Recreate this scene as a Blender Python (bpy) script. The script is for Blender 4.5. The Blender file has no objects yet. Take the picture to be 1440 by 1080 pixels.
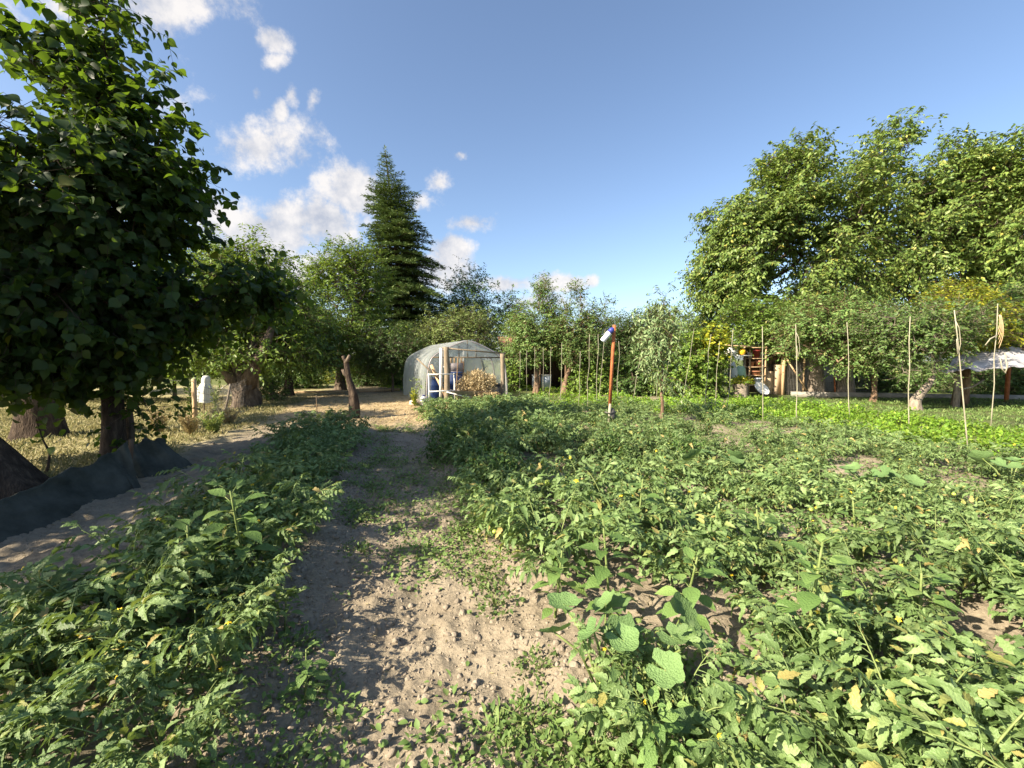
import bpy, math, numpy as np
from mathutils import Vector, Matrix
PI = math.pi
RAD = math.radians
scene = bpy.context.scene
COL = scene.collection

# ------------------------------------------------------------------ camera
F_PX, PITCH, EYE = 600.0, RAD(3.34), 1.6

def at(u, v, Y):
    """world point seen at photo pixel (u, v) at forward distance Y"""
    a, b = (u - 720) / F_PX, (540 - v) / F_PX
    d = np.array([a, math.cos(PITCH) + b * math.sin(PITCH), -math.sin(PITCH) + b * math.cos(PITCH)])
    return np.array([0, 0, EYE]) + d * (Y / d[1])

def ground_at(u, v):
    a, b = (u - 720) / F_PX, (540 - v) / F_PX
    d = np.array([a, math.cos(PITCH) + b * math.sin(PITCH), -math.sin(PITCH) + b * math.cos(PITCH)])
    return np.array([0, 0, EYE]) + d * (EYE / -d[2])

cam = bpy.data.cameras.new('camera')
cam.sensor_width = 36
cam.lens = 36 * F_PX / 1440
cam.clip_start, cam.clip_end = 0.05, 2000
camo = bpy.data.objects.new('camera', cam)
COL.objects.link(camo)
camo.location = (0, 0, EYE)
camo.rotation_euler = (PI / 2 - PITCH, 0, 0)
scene.camera = camo

# ------------------------------------------------------------------ light
SUN_EL = RAD(34)
SUN_AZ = math.atan2(-0.85, -0.52)
S = Vector((math.sin(SUN_AZ) * math.cos(SUN_EL), math.cos(SUN_AZ) * math.cos(SUN_EL), math.sin(SUN_EL)))
sl = bpy.data.lights.new('sun', 'SUN')
sl.energy, sl.angle, sl.color = 5.0, RAD(0.53), (1.0, 0.87, 0.68)
so = bpy.data.objects.new('sun', sl)
COL.objects.link(so)
so.rotation_euler = (-S).to_track_quat('-Z', 'Y').to_euler()
so.location = (0, 0, 30)
scene.view_settings.view_transform = 'Standard'
scene.view_settings.look = 'None'
scene.view_settings.exposure = 1.6
scene.view_settings.gamma = 1.0
scene.cycles.max_bounces = 8
scene.cycles.transparent_max_bounces = 12

# ------------------------------------------------------------------ noise
_g = np.random.default_rng(99).random((256, 256))

def vnoise(x, y):
    x = np.asarray(x, float); y = np.asarray(y, float)
    xi = np.floor(x).astype(int); yi = np.floor(y).astype(int)
    fx = x - xi; fy = y - yi
    fx = fx * fx * (3 - 2 * fx); fy = fy * fy * (3 - 2 * fy)
    g = lambda i, j: _g[i % 256, j % 256]
    return ((g(xi, yi) * (1 - fx) + g(xi + 1, yi) * fx) * (1 - fy) + (g(xi, yi + 1) * (1 - fx) + g(xi + 1, yi + 1) * fx) * fy) - 0.5

def sstep(e0, e1, x):
    t = np.clip((np.asarray(x, float) - e0) / (e1 - e0), 0, 1)
    return t * t * (3 - 2 * t)

GA = np.array([0.966, 0.259]); GB = np.array([-0.259, 0.966])   # the garden's own axes: across / along the beds
def to_g(x, y): return x * GA[0] + y * GA[1], x * GB[0] + y * GB[1]
def from_g(a, b): return a * GA[0] + b * GB[0], a * GA[1] + b * GB[1]

def gz(x, y):
    """height of the ground"""
    a, b = to_g(np.asarray(x, float), np.asarray(y, float))
    z = 0.10 * vnoise(x * 0.35 + 3, y * 0.35) + 0.07 * vnoise(x * 1.1, y * 1.1 + 9)
    bed = 0.09 * (sstep(-0.35, -0.75, a) * sstep(-2.9, -2.3, a) + sstep(0.45, 0.8, a) * sstep(12.5, 11.5, a) * (0.75 + 0.25 * np.cos((a - 1.05) * 2 * PI / 0.85)))
    z = z + bed * sstep(13, 11, b)
    dirt = sstep(-4.6, -3.6, a) * sstep(22, 12, b)
    z = z + dirt * (0.075 * np.maximum(vnoise(x * 3.1, y * 3.1), -0.2) + 0.06 * np.abs(vnoise(x * 7.7 + 5, y * 7.7)) + 0.030 * np.abs(vnoise(x * 12, y * 12 + 3)) + 0.034 * np.abs(vnoise(x * 23, y * 23)))
    return z - 0.04

# ------------------------------------------------------------------ mesh builder
class MB:
    def __init__(self):
        self.v = []; self.f = []; self.n = 0
    def add(self, V, faces):
        V = np.asarray(V, float).reshape(-1, 3)
        self.v.append(V)
        for fa in faces:
            fa = np.asarray(fa, dtype=np.int64)
            if fa.size: self.f.append(fa + self.n)
        self.n += len(V)
        return self
    def build(self, name, mat, parent=None, smooth=False, mesh_only=False):
        me = bpy.data.meshes.new(name)
        V = np.concatenate(self.v)
        me.vertices.add(len(V)); me.vertices.foreach_set('co', V.astype(np.float32).ravel())
        loops = np.concatenate([f.ravel() for f in self.f])
        sizes = np.concatenate([np.full(len(f), f.shape[1]) for f in self.f])
        starts = np.concatenate([[0], np.cumsum(sizes)[:-1]])
        me.loops.add(len(loops)); me.loops.foreach_set('vertex_index', loops.astype(np.int32))
        me.polygons.add(len(sizes)); me.polygons.foreach_set('loop_start', starts.astype(np.int32))
        me.update(calc_edges=True)
        if smooth: me.polygons.foreach_set('use_smooth', np.ones(len(sizes), bool))
        me.materials.append(mat)
        me.validate()
        return me if mesh_only else link(name, me, parent)

def link(name, me, parent=None):
    o = bpy.data.objects.new(name, me)
    COL.objects.link(o)
    if parent is not None: o.parent = parent
    return o

def tag(o, label=None, cat=None, group=None, kind=None):
    if label: o['label'] = label
    if cat: o['category'] = cat
    if group: o['group'] = group
    if kind: o['kind'] = kind
    return o

def thing(name, label, cat, loc=(0, 0, 0), rz=0.0, group=None, sc=1.0):
    o = bpy.data.objects.new(name, None)
    COL.objects.link(o)
    o.empty_display_size = 0.1
    o.location = [float(c) for c in loc]; o.rotation_euler = (0, 0, rz); o.scale = (sc, sc, sc)
    return tag(o, label, cat, group)

def norm(a):
    a = np.asarray(a, float)
    return a / np.maximum(np.linalg.norm(a, axis=-1, keepdims=True), 1e-9)

def frames(t, n):
    t = norm(t); s = norm(np.cross(t, n)); n = np.cross(s, t)
    return np.stack([s, t, n], axis=-1)          # columns side, along, normal

def add_inst(mb, tpl, pos, R, sc):
    V, faces = tpl
    pos = np.asarray(pos, float).reshape(-1, 3); N = len(pos); k = len(V)
    sc = np.broadcast_to(np.asarray(sc, float).reshape(-1, 1, 1) if np.ndim(sc) else np.full((1, 1, 1), sc), (N, 1, 1))
    W = np.einsum('nij,kj->nki', R, V) * sc + pos[:, None, :]
    off = (np.arange(N) * k)[:, None, None]
    mb.add(W.reshape(-1, 3), [(np.asarray(f)[None] + off).reshape(-1, np.asarray(f).shape[1]) for f in faces])

def tube(mb, pts, rad, k=8, cap=True, lump=None):
    P = np.asarray(pts, float); n = len(P)
    rad = np.broadcast_to(np.asarray(rad, float), (n,))
    T = norm(np.gradient(P, axis=0))
    ref = np.array([1.0, 0, 0]) if abs(T[0][2]) > 0.7 else np.array([0, 0, 1.0])
    A = norm(np.cross(T, ref)); B = np.cross(T, A)
    th = np.arange(k) * 2 * PI / k
    ring = A[:, None] * np.cos(th)[None, :, None] + B[:, None] * np.sin(th)[None, :, None]
    r = rad[:, None] * np.ones((1, k))
    if lump is not None: r = r * lump(np.arange(n)[:, None], th[None, :])
    V = P[:, None] + ring * r[..., None]
    i, j = np.meshgrid(np.arange(n - 1), np.arange(k), indexing='ij')
    q = np.stack([i * k + j, i * k + (j + 1) % k, (i + 1) * k + (j + 1) % k, (i + 1) * k + j], -1).reshape(-1, 4)
    fs = [q]
    if cap: fs += [np.arange(k)[::-1][None], (np.arange(k) + (n - 1) * k)[None]]
    mb.add(V.reshape(-1, 3), fs)

def segs(mb, P0, P1, r0, r1, k=5):
    P0 = np.asarray(P0, float); P1 = np.asarray(P1, float); N = len(P0)
    if N == 0: return
    T = norm(P1 - P0)
    ref = np.where(np.abs(T[:, 2:3]) > 0.8, np.array([[1.0, 0, 0]]), np.array([[0, 0, 1.0]]))
    A = norm(np.cross(T, ref)); B = np.cross(T, A)
    th = np.arange(k) * 2 * PI / k
    ring = A[:, None] * np.cos(th)[None, :, None] + B[:, None] * np.sin(th)[None, :, None]
    r0 = np.broadcast_to(r0, (N,))[:, None, None]; r1 = np.broadcast_to(r1, (N,))[:, None, None]
    V = np.concatenate([P0[:, None] + ring * r0, P1[:, None] + ring * r1], 1)
    j = np.arange(k)
    q = np.stack([j, (j + 1) % k, k + (j + 1) % k, k + j], -1)
    mb.add(V.reshape(-1, 3), [(q[None] + (np.arange(N) * 2 * k)[:, None, None]).reshape(-1, 4)])

BOXF = np.array([[0, 3, 2, 1], [4, 5, 6, 7], [0, 1, 5, 4], [1, 2, 6, 5], [2, 3, 7, 6], [3, 0, 4, 7]])
def box(mb, c, size, R=None, bev=0.0):
    h = np.asarray(size, float) / 2
    s = np.array([[-1, -1, -1], [1, -1, -1], [1, 1, -1], [-1, 1, -1], [-1, -1, 1], [1, -1, 1], [1, 1, 1], [-1, 1, 1]], float)
    V = s * h
    if R is not None: V = V @ np.asarray(R).T
    mb.add(V + np.asarray(c, float), [BOXF])

def beam(mb, p0, p1, w, t):
    """rectangular bar from p0 to p1"""
    p0 = np.asarray(p0, float); p1 = np.asarray(p1, float)
    d = p1 - p0; L = np.linalg.norm(d); d = d / L
    ref = np.array([0, 0, 1.0]) if abs(d[2]) < 0.9 else np.array([0, 1.0, 0])
    R = frames(d[None], ref[None])[0]
    box(mb, (p0 + p1) / 2, (w, L, t), R)

def ico(sub=1):
    import bmesh
    bm = bmesh.new(); bmesh.ops.create_icosphere(bm, subdivisions=sub, radius=1)
    V = np.array([v.co[:] for v in bm.verts]); Fc = np.array([[v.index for v in f.verts] for f in bm.faces]); bm.free()
    return V, [Fc]
ICO1, ICO2 = ico(1), ico(2)

def lathe(mb, prof, k=16, c=(0, 0, 0), fold=None):
    prof = np.asarray(prof, float); n = len(prof); th = np.arange(k) * 2 * PI / k
    r = prof[:, 0:1] * np.ones((1, k))
    if fold is not None: r = r * fold(np.arange(n)[:, None], th[None])
    V = np.stack([r * np.cos(th), r * np.sin(th), prof[:, 1:2] * np.ones((1, k))], -1) + np.asarray(c, float)
    i, j = np.meshgrid(np.arange(n - 1), np.arange(k), indexing='ij')
    q = np.stack([i * k + j, i * k + (j + 1) % k, (i + 1) * k + (j + 1) % k, (i + 1) * k + j], -1).reshape(-1, 4)
    mb.add(V.reshape(-1, 3), [q, np.arange(k)[::-1][None], (np.arange(k) + (n - 1) * k)[None]])

# ------------------------------------------------------------------ materials
def new_mat(name):
    m = bpy.data.materials.new(name); m.use_nodes = True
    nt = m.node_tree; nt.nodes.clear()
    return m, nt, nt.nodes, nt.links

def leaf_mat(name, cols, trans=(0.2, 0.3, 0.03), tf=0.35, rough=0.5, patch=0.35, patch_scale=0.9, spec=0.35, bump=0.0, gain=(1.36, 1.46, 1.25)):
    m, nt, N, L = new_mat(name)
    out = N.new('ShaderNodeOutputMaterial'); pb = N.new('ShaderNodeBsdfPrincipled'); tr = N.new('ShaderNodeBsdfTranslucent')
    mix = N.new('ShaderNodeMixShader'); geo = N.new('ShaderNodeNewGeometry'); ramp = N.new('ShaderNodeValToRGB')
    oi = N.new('ShaderNodeObjectInfo'); tc = N.new('ShaderNodeTexCoord'); noi = N.new('ShaderNodeTexNoise')
    hsv = N.new('ShaderNodeHueSaturation'); ma = N.new('ShaderNodeMath'); mb_ = N.new('ShaderNodeMath')
    el = ramp.color_ramp.elements
    cols = [((c[0] * gain[0], c[1] * gain[1], c[2] * gain[2]), p) for c, p in cols]
    pos = [c[1] for c in cols]
    el[0].position, el[0].color = pos[0], (*cols[0][0], 1)
    el[1].position, el[1].color = pos[-1], (*cols[-1][0], 1)
    for c, p in cols[1:-1]:
        e = el.new(p); e.color = (*c, 1)
    noi.inputs['Scale'].default_value = patch_scale; noi.inputs['Detail'].default_value = 3
    L.new(tc.outputs['Object'], noi.inputs['Vector'])
    L.new(geo.outputs['Random Per Island'], ramp.inputs['Fac'])
    ma.operation = 'MULTIPLY_ADD'; ma.inputs[1].default_value = patch * 2; ma.inputs[2].default_value = 1 - patch
    L.new(noi.outputs['Fac'], ma.inputs[0])
    mb_.operation = 'MULTIPLY_ADD'; mb_.inputs[1].default_value = 0.45
    L.new(oi.outputs['Random'], mb_.inputs[0])
    off = N.new('ShaderNodeMath'); off.operation = 'ADD'; off.inputs[1].default_value = -0.22
    L.new(ma.outputs[0], off.inputs[0]); L.new(off.outputs[0], mb_.inputs[2])
    L.new(mb_.outputs[0], hsv.inputs['Value']); L.new(ramp.outputs['Color'], hsv.inputs['Color'])
    L.new(hsv.outputs['Color'], pb.inputs['Base Color'])
    pb.inputs['Roughness'].default_value = rough
    pb.inputs['Specular IOR Level'].default_value = spec
    if bump:
        nb = N.new('ShaderNodeTexNoise'); nb.inputs['Scale'].default_value = 110; nb.inputs['Detail'].default_value = 3
        L.new(tc.outputs['Object'], nb.inputs['Vector']); bpn = N.new('ShaderNodeBump'); bpn.inputs['Strength'].default_value = bump; bpn.inputs['Distance'].default_value = 0.012
        L.new(nb.outputs['Fac'], bpn.inputs['Height']); L.new(bpn.outputs[0], pb.inputs['Normal']); L.new(bpn.outputs[0], tr.inputs['Normal'])
    tm = N.new('ShaderNodeMix'); tm.data_type = 'RGBA'; tm.blend_type = 'MIX'
    tm.inputs['Factor'].default_value = 0.75
    L.new(hsv.outputs['Color'], tm.inputs[6]); tm.inputs[7].default_value = (*trans, 1)
    L.new(tm.outputs[2], tr.inputs['Color'])
    mix.inputs['Fac'].default_value = tf
    L.new(pb.outputs[0], mix.inputs[1]); L.new(tr.outputs[0], mix.inputs[2]); L.new(mix.outputs[0], out.inputs['Surface'])
    return m

def rough_mat(name, c1, c2, scale=6.0, rough=0.85, bump=0.25, stretch=(1, 1, 1), spec=0.25, metal=0.0, c3=None, bump_scale=None):
    m, nt, N, L = new_mat(name)
    out = N.new('ShaderNodeOutputMaterial'); pb = N.new('ShaderNodeBsdfPrincipled'); tc = N.new('ShaderNodeTexCoord')
    mp = N.new('ShaderNodeMapping'); noi = N.new('ShaderNodeTexNoise'); ramp = N.new('ShaderNodeValToRGB'); bp = N.new('ShaderNodeBump')
    n2 = N.new('ShaderNodeTexNoise')
    mp.inputs['Scale'].default_value = stretch
    noi.inputs['Scale'].default_value = scale; noi.inputs['Detail'].default_value = 8; noi.inputs['Roughness'].default_value = 0.65
    n2.inputs['Scale'].default_value = bump_scale or scale * 4; n2.inputs['Detail'].default_value = 6
    e = ramp.color_ramp.elements
    e[0].position, e[0].color = 0.32, (*c1, 1); e[1].position, e[1].color = 0.68, (*c2, 1)
    if c3 is not None:
        x = e.new(0.5); x.color = (*c3, 1)
    L.new(tc.outputs['Object'], mp.inputs[0]); L.new(mp.outputs[0], noi.inputs['Vector']); L.new(mp.outputs[0], n2.inputs['Vector'])
    L.new(noi.outputs['Fac'], ramp.inputs[0]); L.new(ramp.outputs[0], pb.inputs['Base Color'])
    L.new(n2.outputs['Fac'], bp.inputs['Height']); bp.inputs['Strength'].default_value = bump; bp.inputs['Distance'].default_value = 0.03
    L.new(bp.outputs[0], pb.inputs['Normal'])
    pb.inputs['Roughness'].default_value = rough; pb.inputs['Specular IOR Level'].default_value = spec; pb.inputs['Metallic'].default_value = metal
    L.new(pb.outputs[0], out.inputs['Surface'])
    return m

M = {}
M['tomato_leaf'] = leaf_mat('tomato_leaf', [((0.060, 0.100, 0.036), 0), ((0.100, 0.152, 0.060), 0.45), ((0.145, 0.205, 0.092), 0.9), ((0.17, 0.18, 0.06), 0.965), ((0.26, 0.20, 0.09), 1)], trans=(0.17, 0.24, 0.03), tf=0.3, rough=0.45, patch=0.35, patch_scale=2.2, bump=0.5, gain=(1.48, 1.50, 1.25))
M['weed_leaf'] = leaf_mat('weed_leaf', [((0.075, 0.125, 0.038), 0), ((0.105, 0.165, 0.052), 0.6), ((0.15, 0.205, 0.07), 1)], trans=(0.17, 0.25, 0.03), tf=0.33, rough=0.5, patch=0.2, patch_scale=3, bump=0.6)
M['squash_leaf'] = leaf_mat('squash_leaf', [((0.085, 0.140, 0.055), 0), ((0.115, 0.175, 0.07), 1)], trans=(0.16, 0.24, 0.04), tf=0.3, rough=0.6, patch=0.3, patch_scale=9, bump=0.8)
M['bean_leaf'] = leaf_mat('bean_leaf', [((0.085, 0.155, 0.018), 0), ((0.135, 0.225, 0.026), 0.6), ((0.22, 0.28, 0.04), 1)], trans=(0.24, 0.34, 0.02), tf=0.38, rough=0.5, patch=0.25, patch_scale=2)
M['low_leaf'] = leaf_mat('low_leaf', [((0.06, 0.10, 0.03), 0), ((0.10, 0.145, 0.045), 0.6), ((0.14, 0.17, 0.065), 1)], trans=(0.16, 0.22, 0.03), tf=0.3, rough=0.6, patch=0.3, patch_scale=1.5)
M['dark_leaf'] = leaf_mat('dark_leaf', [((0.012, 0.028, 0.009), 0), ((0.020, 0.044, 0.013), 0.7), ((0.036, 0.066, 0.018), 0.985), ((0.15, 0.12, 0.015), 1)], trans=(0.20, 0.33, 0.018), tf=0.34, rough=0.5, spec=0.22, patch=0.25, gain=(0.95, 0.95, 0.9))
M['walnut_leaf'] = leaf_mat('walnut_leaf', [((0.055, 0.095, 0.024), 0), ((0.085, 0.135, 0.033), 0.5), ((0.14, 0.18, 0.05), 0.95), ((0.22, 0.20, 0.05), 1)], trans=(0.17, 0.23, 0.025), tf=0.33, rough=0.45, patch=0.3, patch_scale=0.5, gain=(1.85, 1.82, 1.6))
M['pale_leaf'] = leaf_mat('pale_leaf', [((0.06, 0.105, 0.022), 0), ((0.10, 0.155, 0.028), 0.6), ((0.16, 0.205, 0.04), 1)], trans=(0.2, 0.28, 0.02), tf=0.36, rough=0.5, patch=0.3, patch_scale=0.6)
M['orchard_leaf'] = leaf_mat('orchard_leaf', [((0.06, 0.11, 0.03), 0), ((0.095, 0.15, 0.045), 0.6), ((0.14, 0.175, 0.06), 0.97), ((0.20, 0.17, 0.07), 1)], trans=(0.17, 0.22, 0.03), tf=0.3, rough=0.5, patch=0.3, patch_scale=0.8)
M['yellow_leaf'] = leaf_mat('yellow_leaf', [((0.10, 0.15, 0.02), 0), ((0.19, 0.23, 0.025), 0.5), ((0.40, 0.36, 0.03), 1)], trans=(0.36, 0.36, 0.02), tf=0.36, rough=0.5, patch=0.3, patch_scale=1.2, gain=(1.1, 1.15, 1))
M['olive_leaf'] = leaf_mat('olive_leaf', [((0.08, 0.115, 0.035), 0), ((0.125, 0.16, 0.05), 0.6), ((0.18, 0.195, 0.07), 1)], trans=(0.2, 0.23, 0.04), tf=0.3, rough=0.55, patch=0.3, patch_scale=0.7)
M['grey_leaf'] = leaf_mat('grey_leaf', [((0.085, 0.13, 0.06), 0), ((0.13, 0.175, 0.085), 0.6), ((0.21, 0.24, 0.13), 1)], trans=(0.17, 0.22, 0.05), tf=0.25, rough=0.45, patch=0.25, patch_scale=1.2)
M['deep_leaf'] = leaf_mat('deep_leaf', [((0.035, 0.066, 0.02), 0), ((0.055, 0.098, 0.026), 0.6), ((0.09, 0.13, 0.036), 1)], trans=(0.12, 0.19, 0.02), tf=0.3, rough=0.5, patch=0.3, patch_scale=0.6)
M['cedar_needle'] = leaf_mat('cedar_needle', [((0.042, 0.072, 0.030), 0), ((0.078, 0.115, 0.042), 0.6), ((0.14, 0.16, 0.06), 1)], trans=(0.09, 0.12, 0.02), tf=0.15, rough=0.6, patch=0.3, patch_scale=0.5)
M['straw'] = leaf_mat('straw', [((0.19, 0.16, 0.09), 0), ((0.27, 0.235, 0.14), 0.6), ((0.35, 0.32, 0.20), 1)], trans=(0.45, 0.34, 0.14), tf=0.2, rough=0.7, patch=0.2, patch_scale=2, gain=(1.15, 1.1, 1))
M['dry_grass'] = leaf_mat('dry_grass', [((0.10, 0.13, 0.05), 0), ((0.19, 0.18, 0.09), 0.4), ((0.30, 0.275, 0.165), 1)], trans=(0.3, 0.28, 0.12), tf=0.25, rough=0.7, patch=0.35, patch_scale=0.8, gain=(1.2, 1.15, 1))
M['hay'] = leaf_mat('hay', [((0.34, 0.25, 0.13), 0), ((0.56, 0.44, 0.24), 0.6), ((0.68, 0.58, 0.36), 1)], trans=(0.36, 0.29, 0.15), tf=0.2, rough=0.75, patch=0.2, patch_scale=4, gain=(1, 1, 1))
M['stem_green'] = rough_mat('stem_green', (0.11, 0.16, 0.04), (0.19, 0.23, 0.08), 20, 0.6, 0.1)
M['twig'] = rough_mat('twig', (0.10, 0.08, 0.06), (0.20, 0.16, 0.12), 12, 0.8, 0.1)
M['bark'] = rough_mat('bark', (0.055, 0.042, 0.032), (0.20, 0.16, 0.12), 5, 0.95, 0.9, (2.2, 2.2, 0.5), 0.1, c3=(0.11, 0.085, 0.065))
M['bark_dark'] = rough_mat('bark_dark', (0.03, 0.022, 0.018), (0.12, 0.09, 0.065), 6, 0.95, 0.9, (2.2, 2.2, 0.5), 0.1, c3=(0.06, 0.045, 0.035))
M['bark_warm'] = rough_mat('bark_warm', (0.10, 0.06, 0.04), (0.30, 0.21, 0.14), 6, 0.95, 0.9, (2, 2, 0.6), 0.1, c3=(0.18, 0.12, 0.08))
M['bark_grey'] = rough_mat('bark_grey', (0.12, 0.10, 0.08), (0.33, 0.28, 0.22), 6, 0.95, 0.9, (2, 2, 0.6), 0.1)
M['wood_grey'] = rough_mat('wood_grey', (0.14, 0.11, 0.075), (0.29, 0.235, 0.165), 5, 0.85, 0.3, (4, 4, 0.6))
M['wood_warm'] = rough_mat('wood_warm', (0.33, 0.22, 0.12), (0.55, 0.40, 0.24), 5, 0.8, 0.3, (4, 4, 0.6))
M['plywood'] = rough_mat('plywood', (0.42, 0.30, 0.19), (0.56, 0.43, 0.29), 4, 0.8, 0.1, (3, 3, 0.5))
M['wood_dark'] = rough_mat('wood_dark', (0.07, 0.045, 0.03), (0.18, 0.12, 0.075), 5, 0.85, 0.4, (4, 4, 0.6))
M['cane'] = rough_mat('cane', (0.22, 0.205, 0.145), (0.36, 0.335, 0.245), 9, 0.6, 0.1, (1, 1, 0.4))
M['rust'] = rough_mat('rust', (0.26, 0.075, 0.03), (0.42, 0.16, 0.06), 8, 0.8, 0.3)
M['white_paint'] = rough_mat('white_paint', (0.62, 0.60, 0.55), (0.80, 0.79, 0.75), 6, 0.5, 0.1)
M['white_cloth'] = rough_mat('white_cloth', (0.48, 0.49, 0.46), (0.60, 0.61, 0.57), 8, 0.8, 0.2)
M['tarp'] = rough_mat('tarp', (0.30, 0.295, 0.30), (0.50, 0.49, 0.50), 2.2, 0.6, 0.5, bump_scale=7)
M['grey_metal'] = rough_mat('grey_metal', (0.28, 0.25, 0.26), (0.42, 0.38, 0.38), 4, 0.5, 0.1, metal=0.2)
M['dark_metal'] = rough_mat('dark_metal', (0.05, 0.05, 0.05), (0.13, 0.12, 0.11), 6, 0.5, 0.1, metal=0.3)
M['wire'] = rough_mat('wire', (0.13, 0.12, 0.11), (0.26, 0.24, 0.22), 6, 0.5, 0.0, metal=0.4)
M['blue_plastic'] = rough_mat('blue_plastic', (0.014, 0.035, 0.12), (0.03, 0.06, 0.18), 3, 0.45, 0.05)
M['blue_cap'] = rough_mat('blue_cap', (0.04, 0.05, 0.25), (0.07, 0.08, 0.33), 5, 0.4, 0.05)
M['bottle'] = rough_mat('bottle', (0.55, 0.62, 0.72), (0.75, 0.80, 0.86), 8, 0.3, 0.05)
M['yellow'] = rough_mat('yellow', (0.75, 0.42, 0.02), (0.85, 0.52, 0.03), 5, 0.4, 0.05)
M['red'] = rough_mat('red', (0.16, 0.025, 0.02), (0.26, 0.05, 0.035), 8, 0.6, 0.1)
M['terracotta'] = rough_mat('terracotta', (0.32, 0.14, 0.08), (0.46, 0.22, 0.13), 8, 0.8, 0.2)
M['roof_tile'] = rough_mat('roof_tile', (0.16, 0.075, 0.05), (0.30, 0.15, 0.10), 5, 0.85, 0.5)
M['plaster'] = rough_mat('plaster', (0.38, 0.33, 0.28), (0.52, 0.47, 0.40), 3, 0.9, 0.2)
M['concrete'] = rough_mat('concrete', (0.19, 0.18, 0.155), (0.30, 0.28, 0.245), 4, 0.9, 0.3)
M['stone'] = rough_mat('stone', (0.40, 0.31, 0.24), (0.60, 0.48, 0.38), 5, 0.9, 0.3)
M['net'] = rough_mat('net', (0.024, 0.028, 0.021), (0.080, 0.082, 0.066), 3.2, 0.85, 0.15, bump_scale=60)
M['green_plastic'] = rough_mat('green_plastic', (0.20, 0.33, 0.22), (0.32, 0.45, 0.33), 5, 0.5, 0.1)
M['green_fruit'] = rough_mat('green_fruit', (0.22, 0.32, 0.05), (0.38, 0.44, 0.09), 8, 0.35, 0.0, spec=0.5)
M['yellow_petal'] = rough_mat('yellow_petal', (0.75, 0.50, 0.02), (0.85, 0.62, 0.04), 8, 0.5, 0.0)
M['pale_stone'] = rough_mat('pale_stone', (0.30, 0.27, 0.23), (0.50, 0.46, 0.40), 9, 0.9, 0.3)

def film_mat(name, col, alpha, trans):
    m, nt, N, L = new_mat(name)
    out = N.new('ShaderNodeOutputMaterial'); pb = N.new('ShaderNodeBsdfPrincipled'); tr = N.new('ShaderNodeBsdfTranslucent')
    tp = N.new('ShaderNodeBsdfTransparent'); m1 = N.new('ShaderNodeMixShader'); m2 = N.new('ShaderNodeMixShader')
    tc = N.new('ShaderNodeTexCoord'); noi = N.new('ShaderNodeTexNoise'); mr = N.new('ShaderNodeMapRange'); mp = N.new('ShaderNodeMapping')
    mp.inputs['Scale'].default_value = (1.2, 1.2, 0.45)
    noi.inputs['Scale'].default_value = 2.5; noi.inputs['Detail'].default_value = 6
    L.new(tc.outputs['Object'], mp.inputs[0]); L.new(mp.outputs[0], noi.inputs['Vector']); L.new(noi.outputs['Fac'], mr.inputs[0])
    mr.inputs[1].default_value, mr.inputs[2].default_value = 0.3, 0.7
    mr.inputs[3].default_value, mr.inputs[4].default_value = alpha - 0.14, alpha + 0.14
    bp = N.new('ShaderNodeBump'); bp.inputs['Strength'].default_value = 0.35; bp.inputs['Distance'].default_value = 0.05
    L.new(noi.outputs['Fac'], bp.inputs['Height']); L.new(bp.outputs[0], pb.inputs['Normal'])
    pb.inputs['Base Color'].default_value = (*col, 1); pb.inputs['Roughness'].default_value = 0.3
    tr.inputs['Color'].default_value = (*[c * 0.95 for c in col], 1); m1.inputs[0].default_value = trans
    L.new(pb.outputs[0], m1.inputs[1]); L.new(tr.outputs[0], m1.inputs[2])
    L.new(mr.outputs[0], m2.inputs[0]); L.new(tp.outputs[0], m2.inputs[1]); L.new(m1.outputs[0], m2.inputs[2])
    L.new(m2.outputs[0], out.inputs['Surface'])
    return m
M['film'] = film_mat('film', (0.54, 0.59, 0.58), 0.56, 0.5)
M['film_clear'] = film_mat('film_clear', (0.62, 0.68, 0.68), 0.42, 0.4)
M['film_back'] = film_mat('film_back', (0.66, 0.72, 0.71), 0.62, 0.6)

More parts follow.
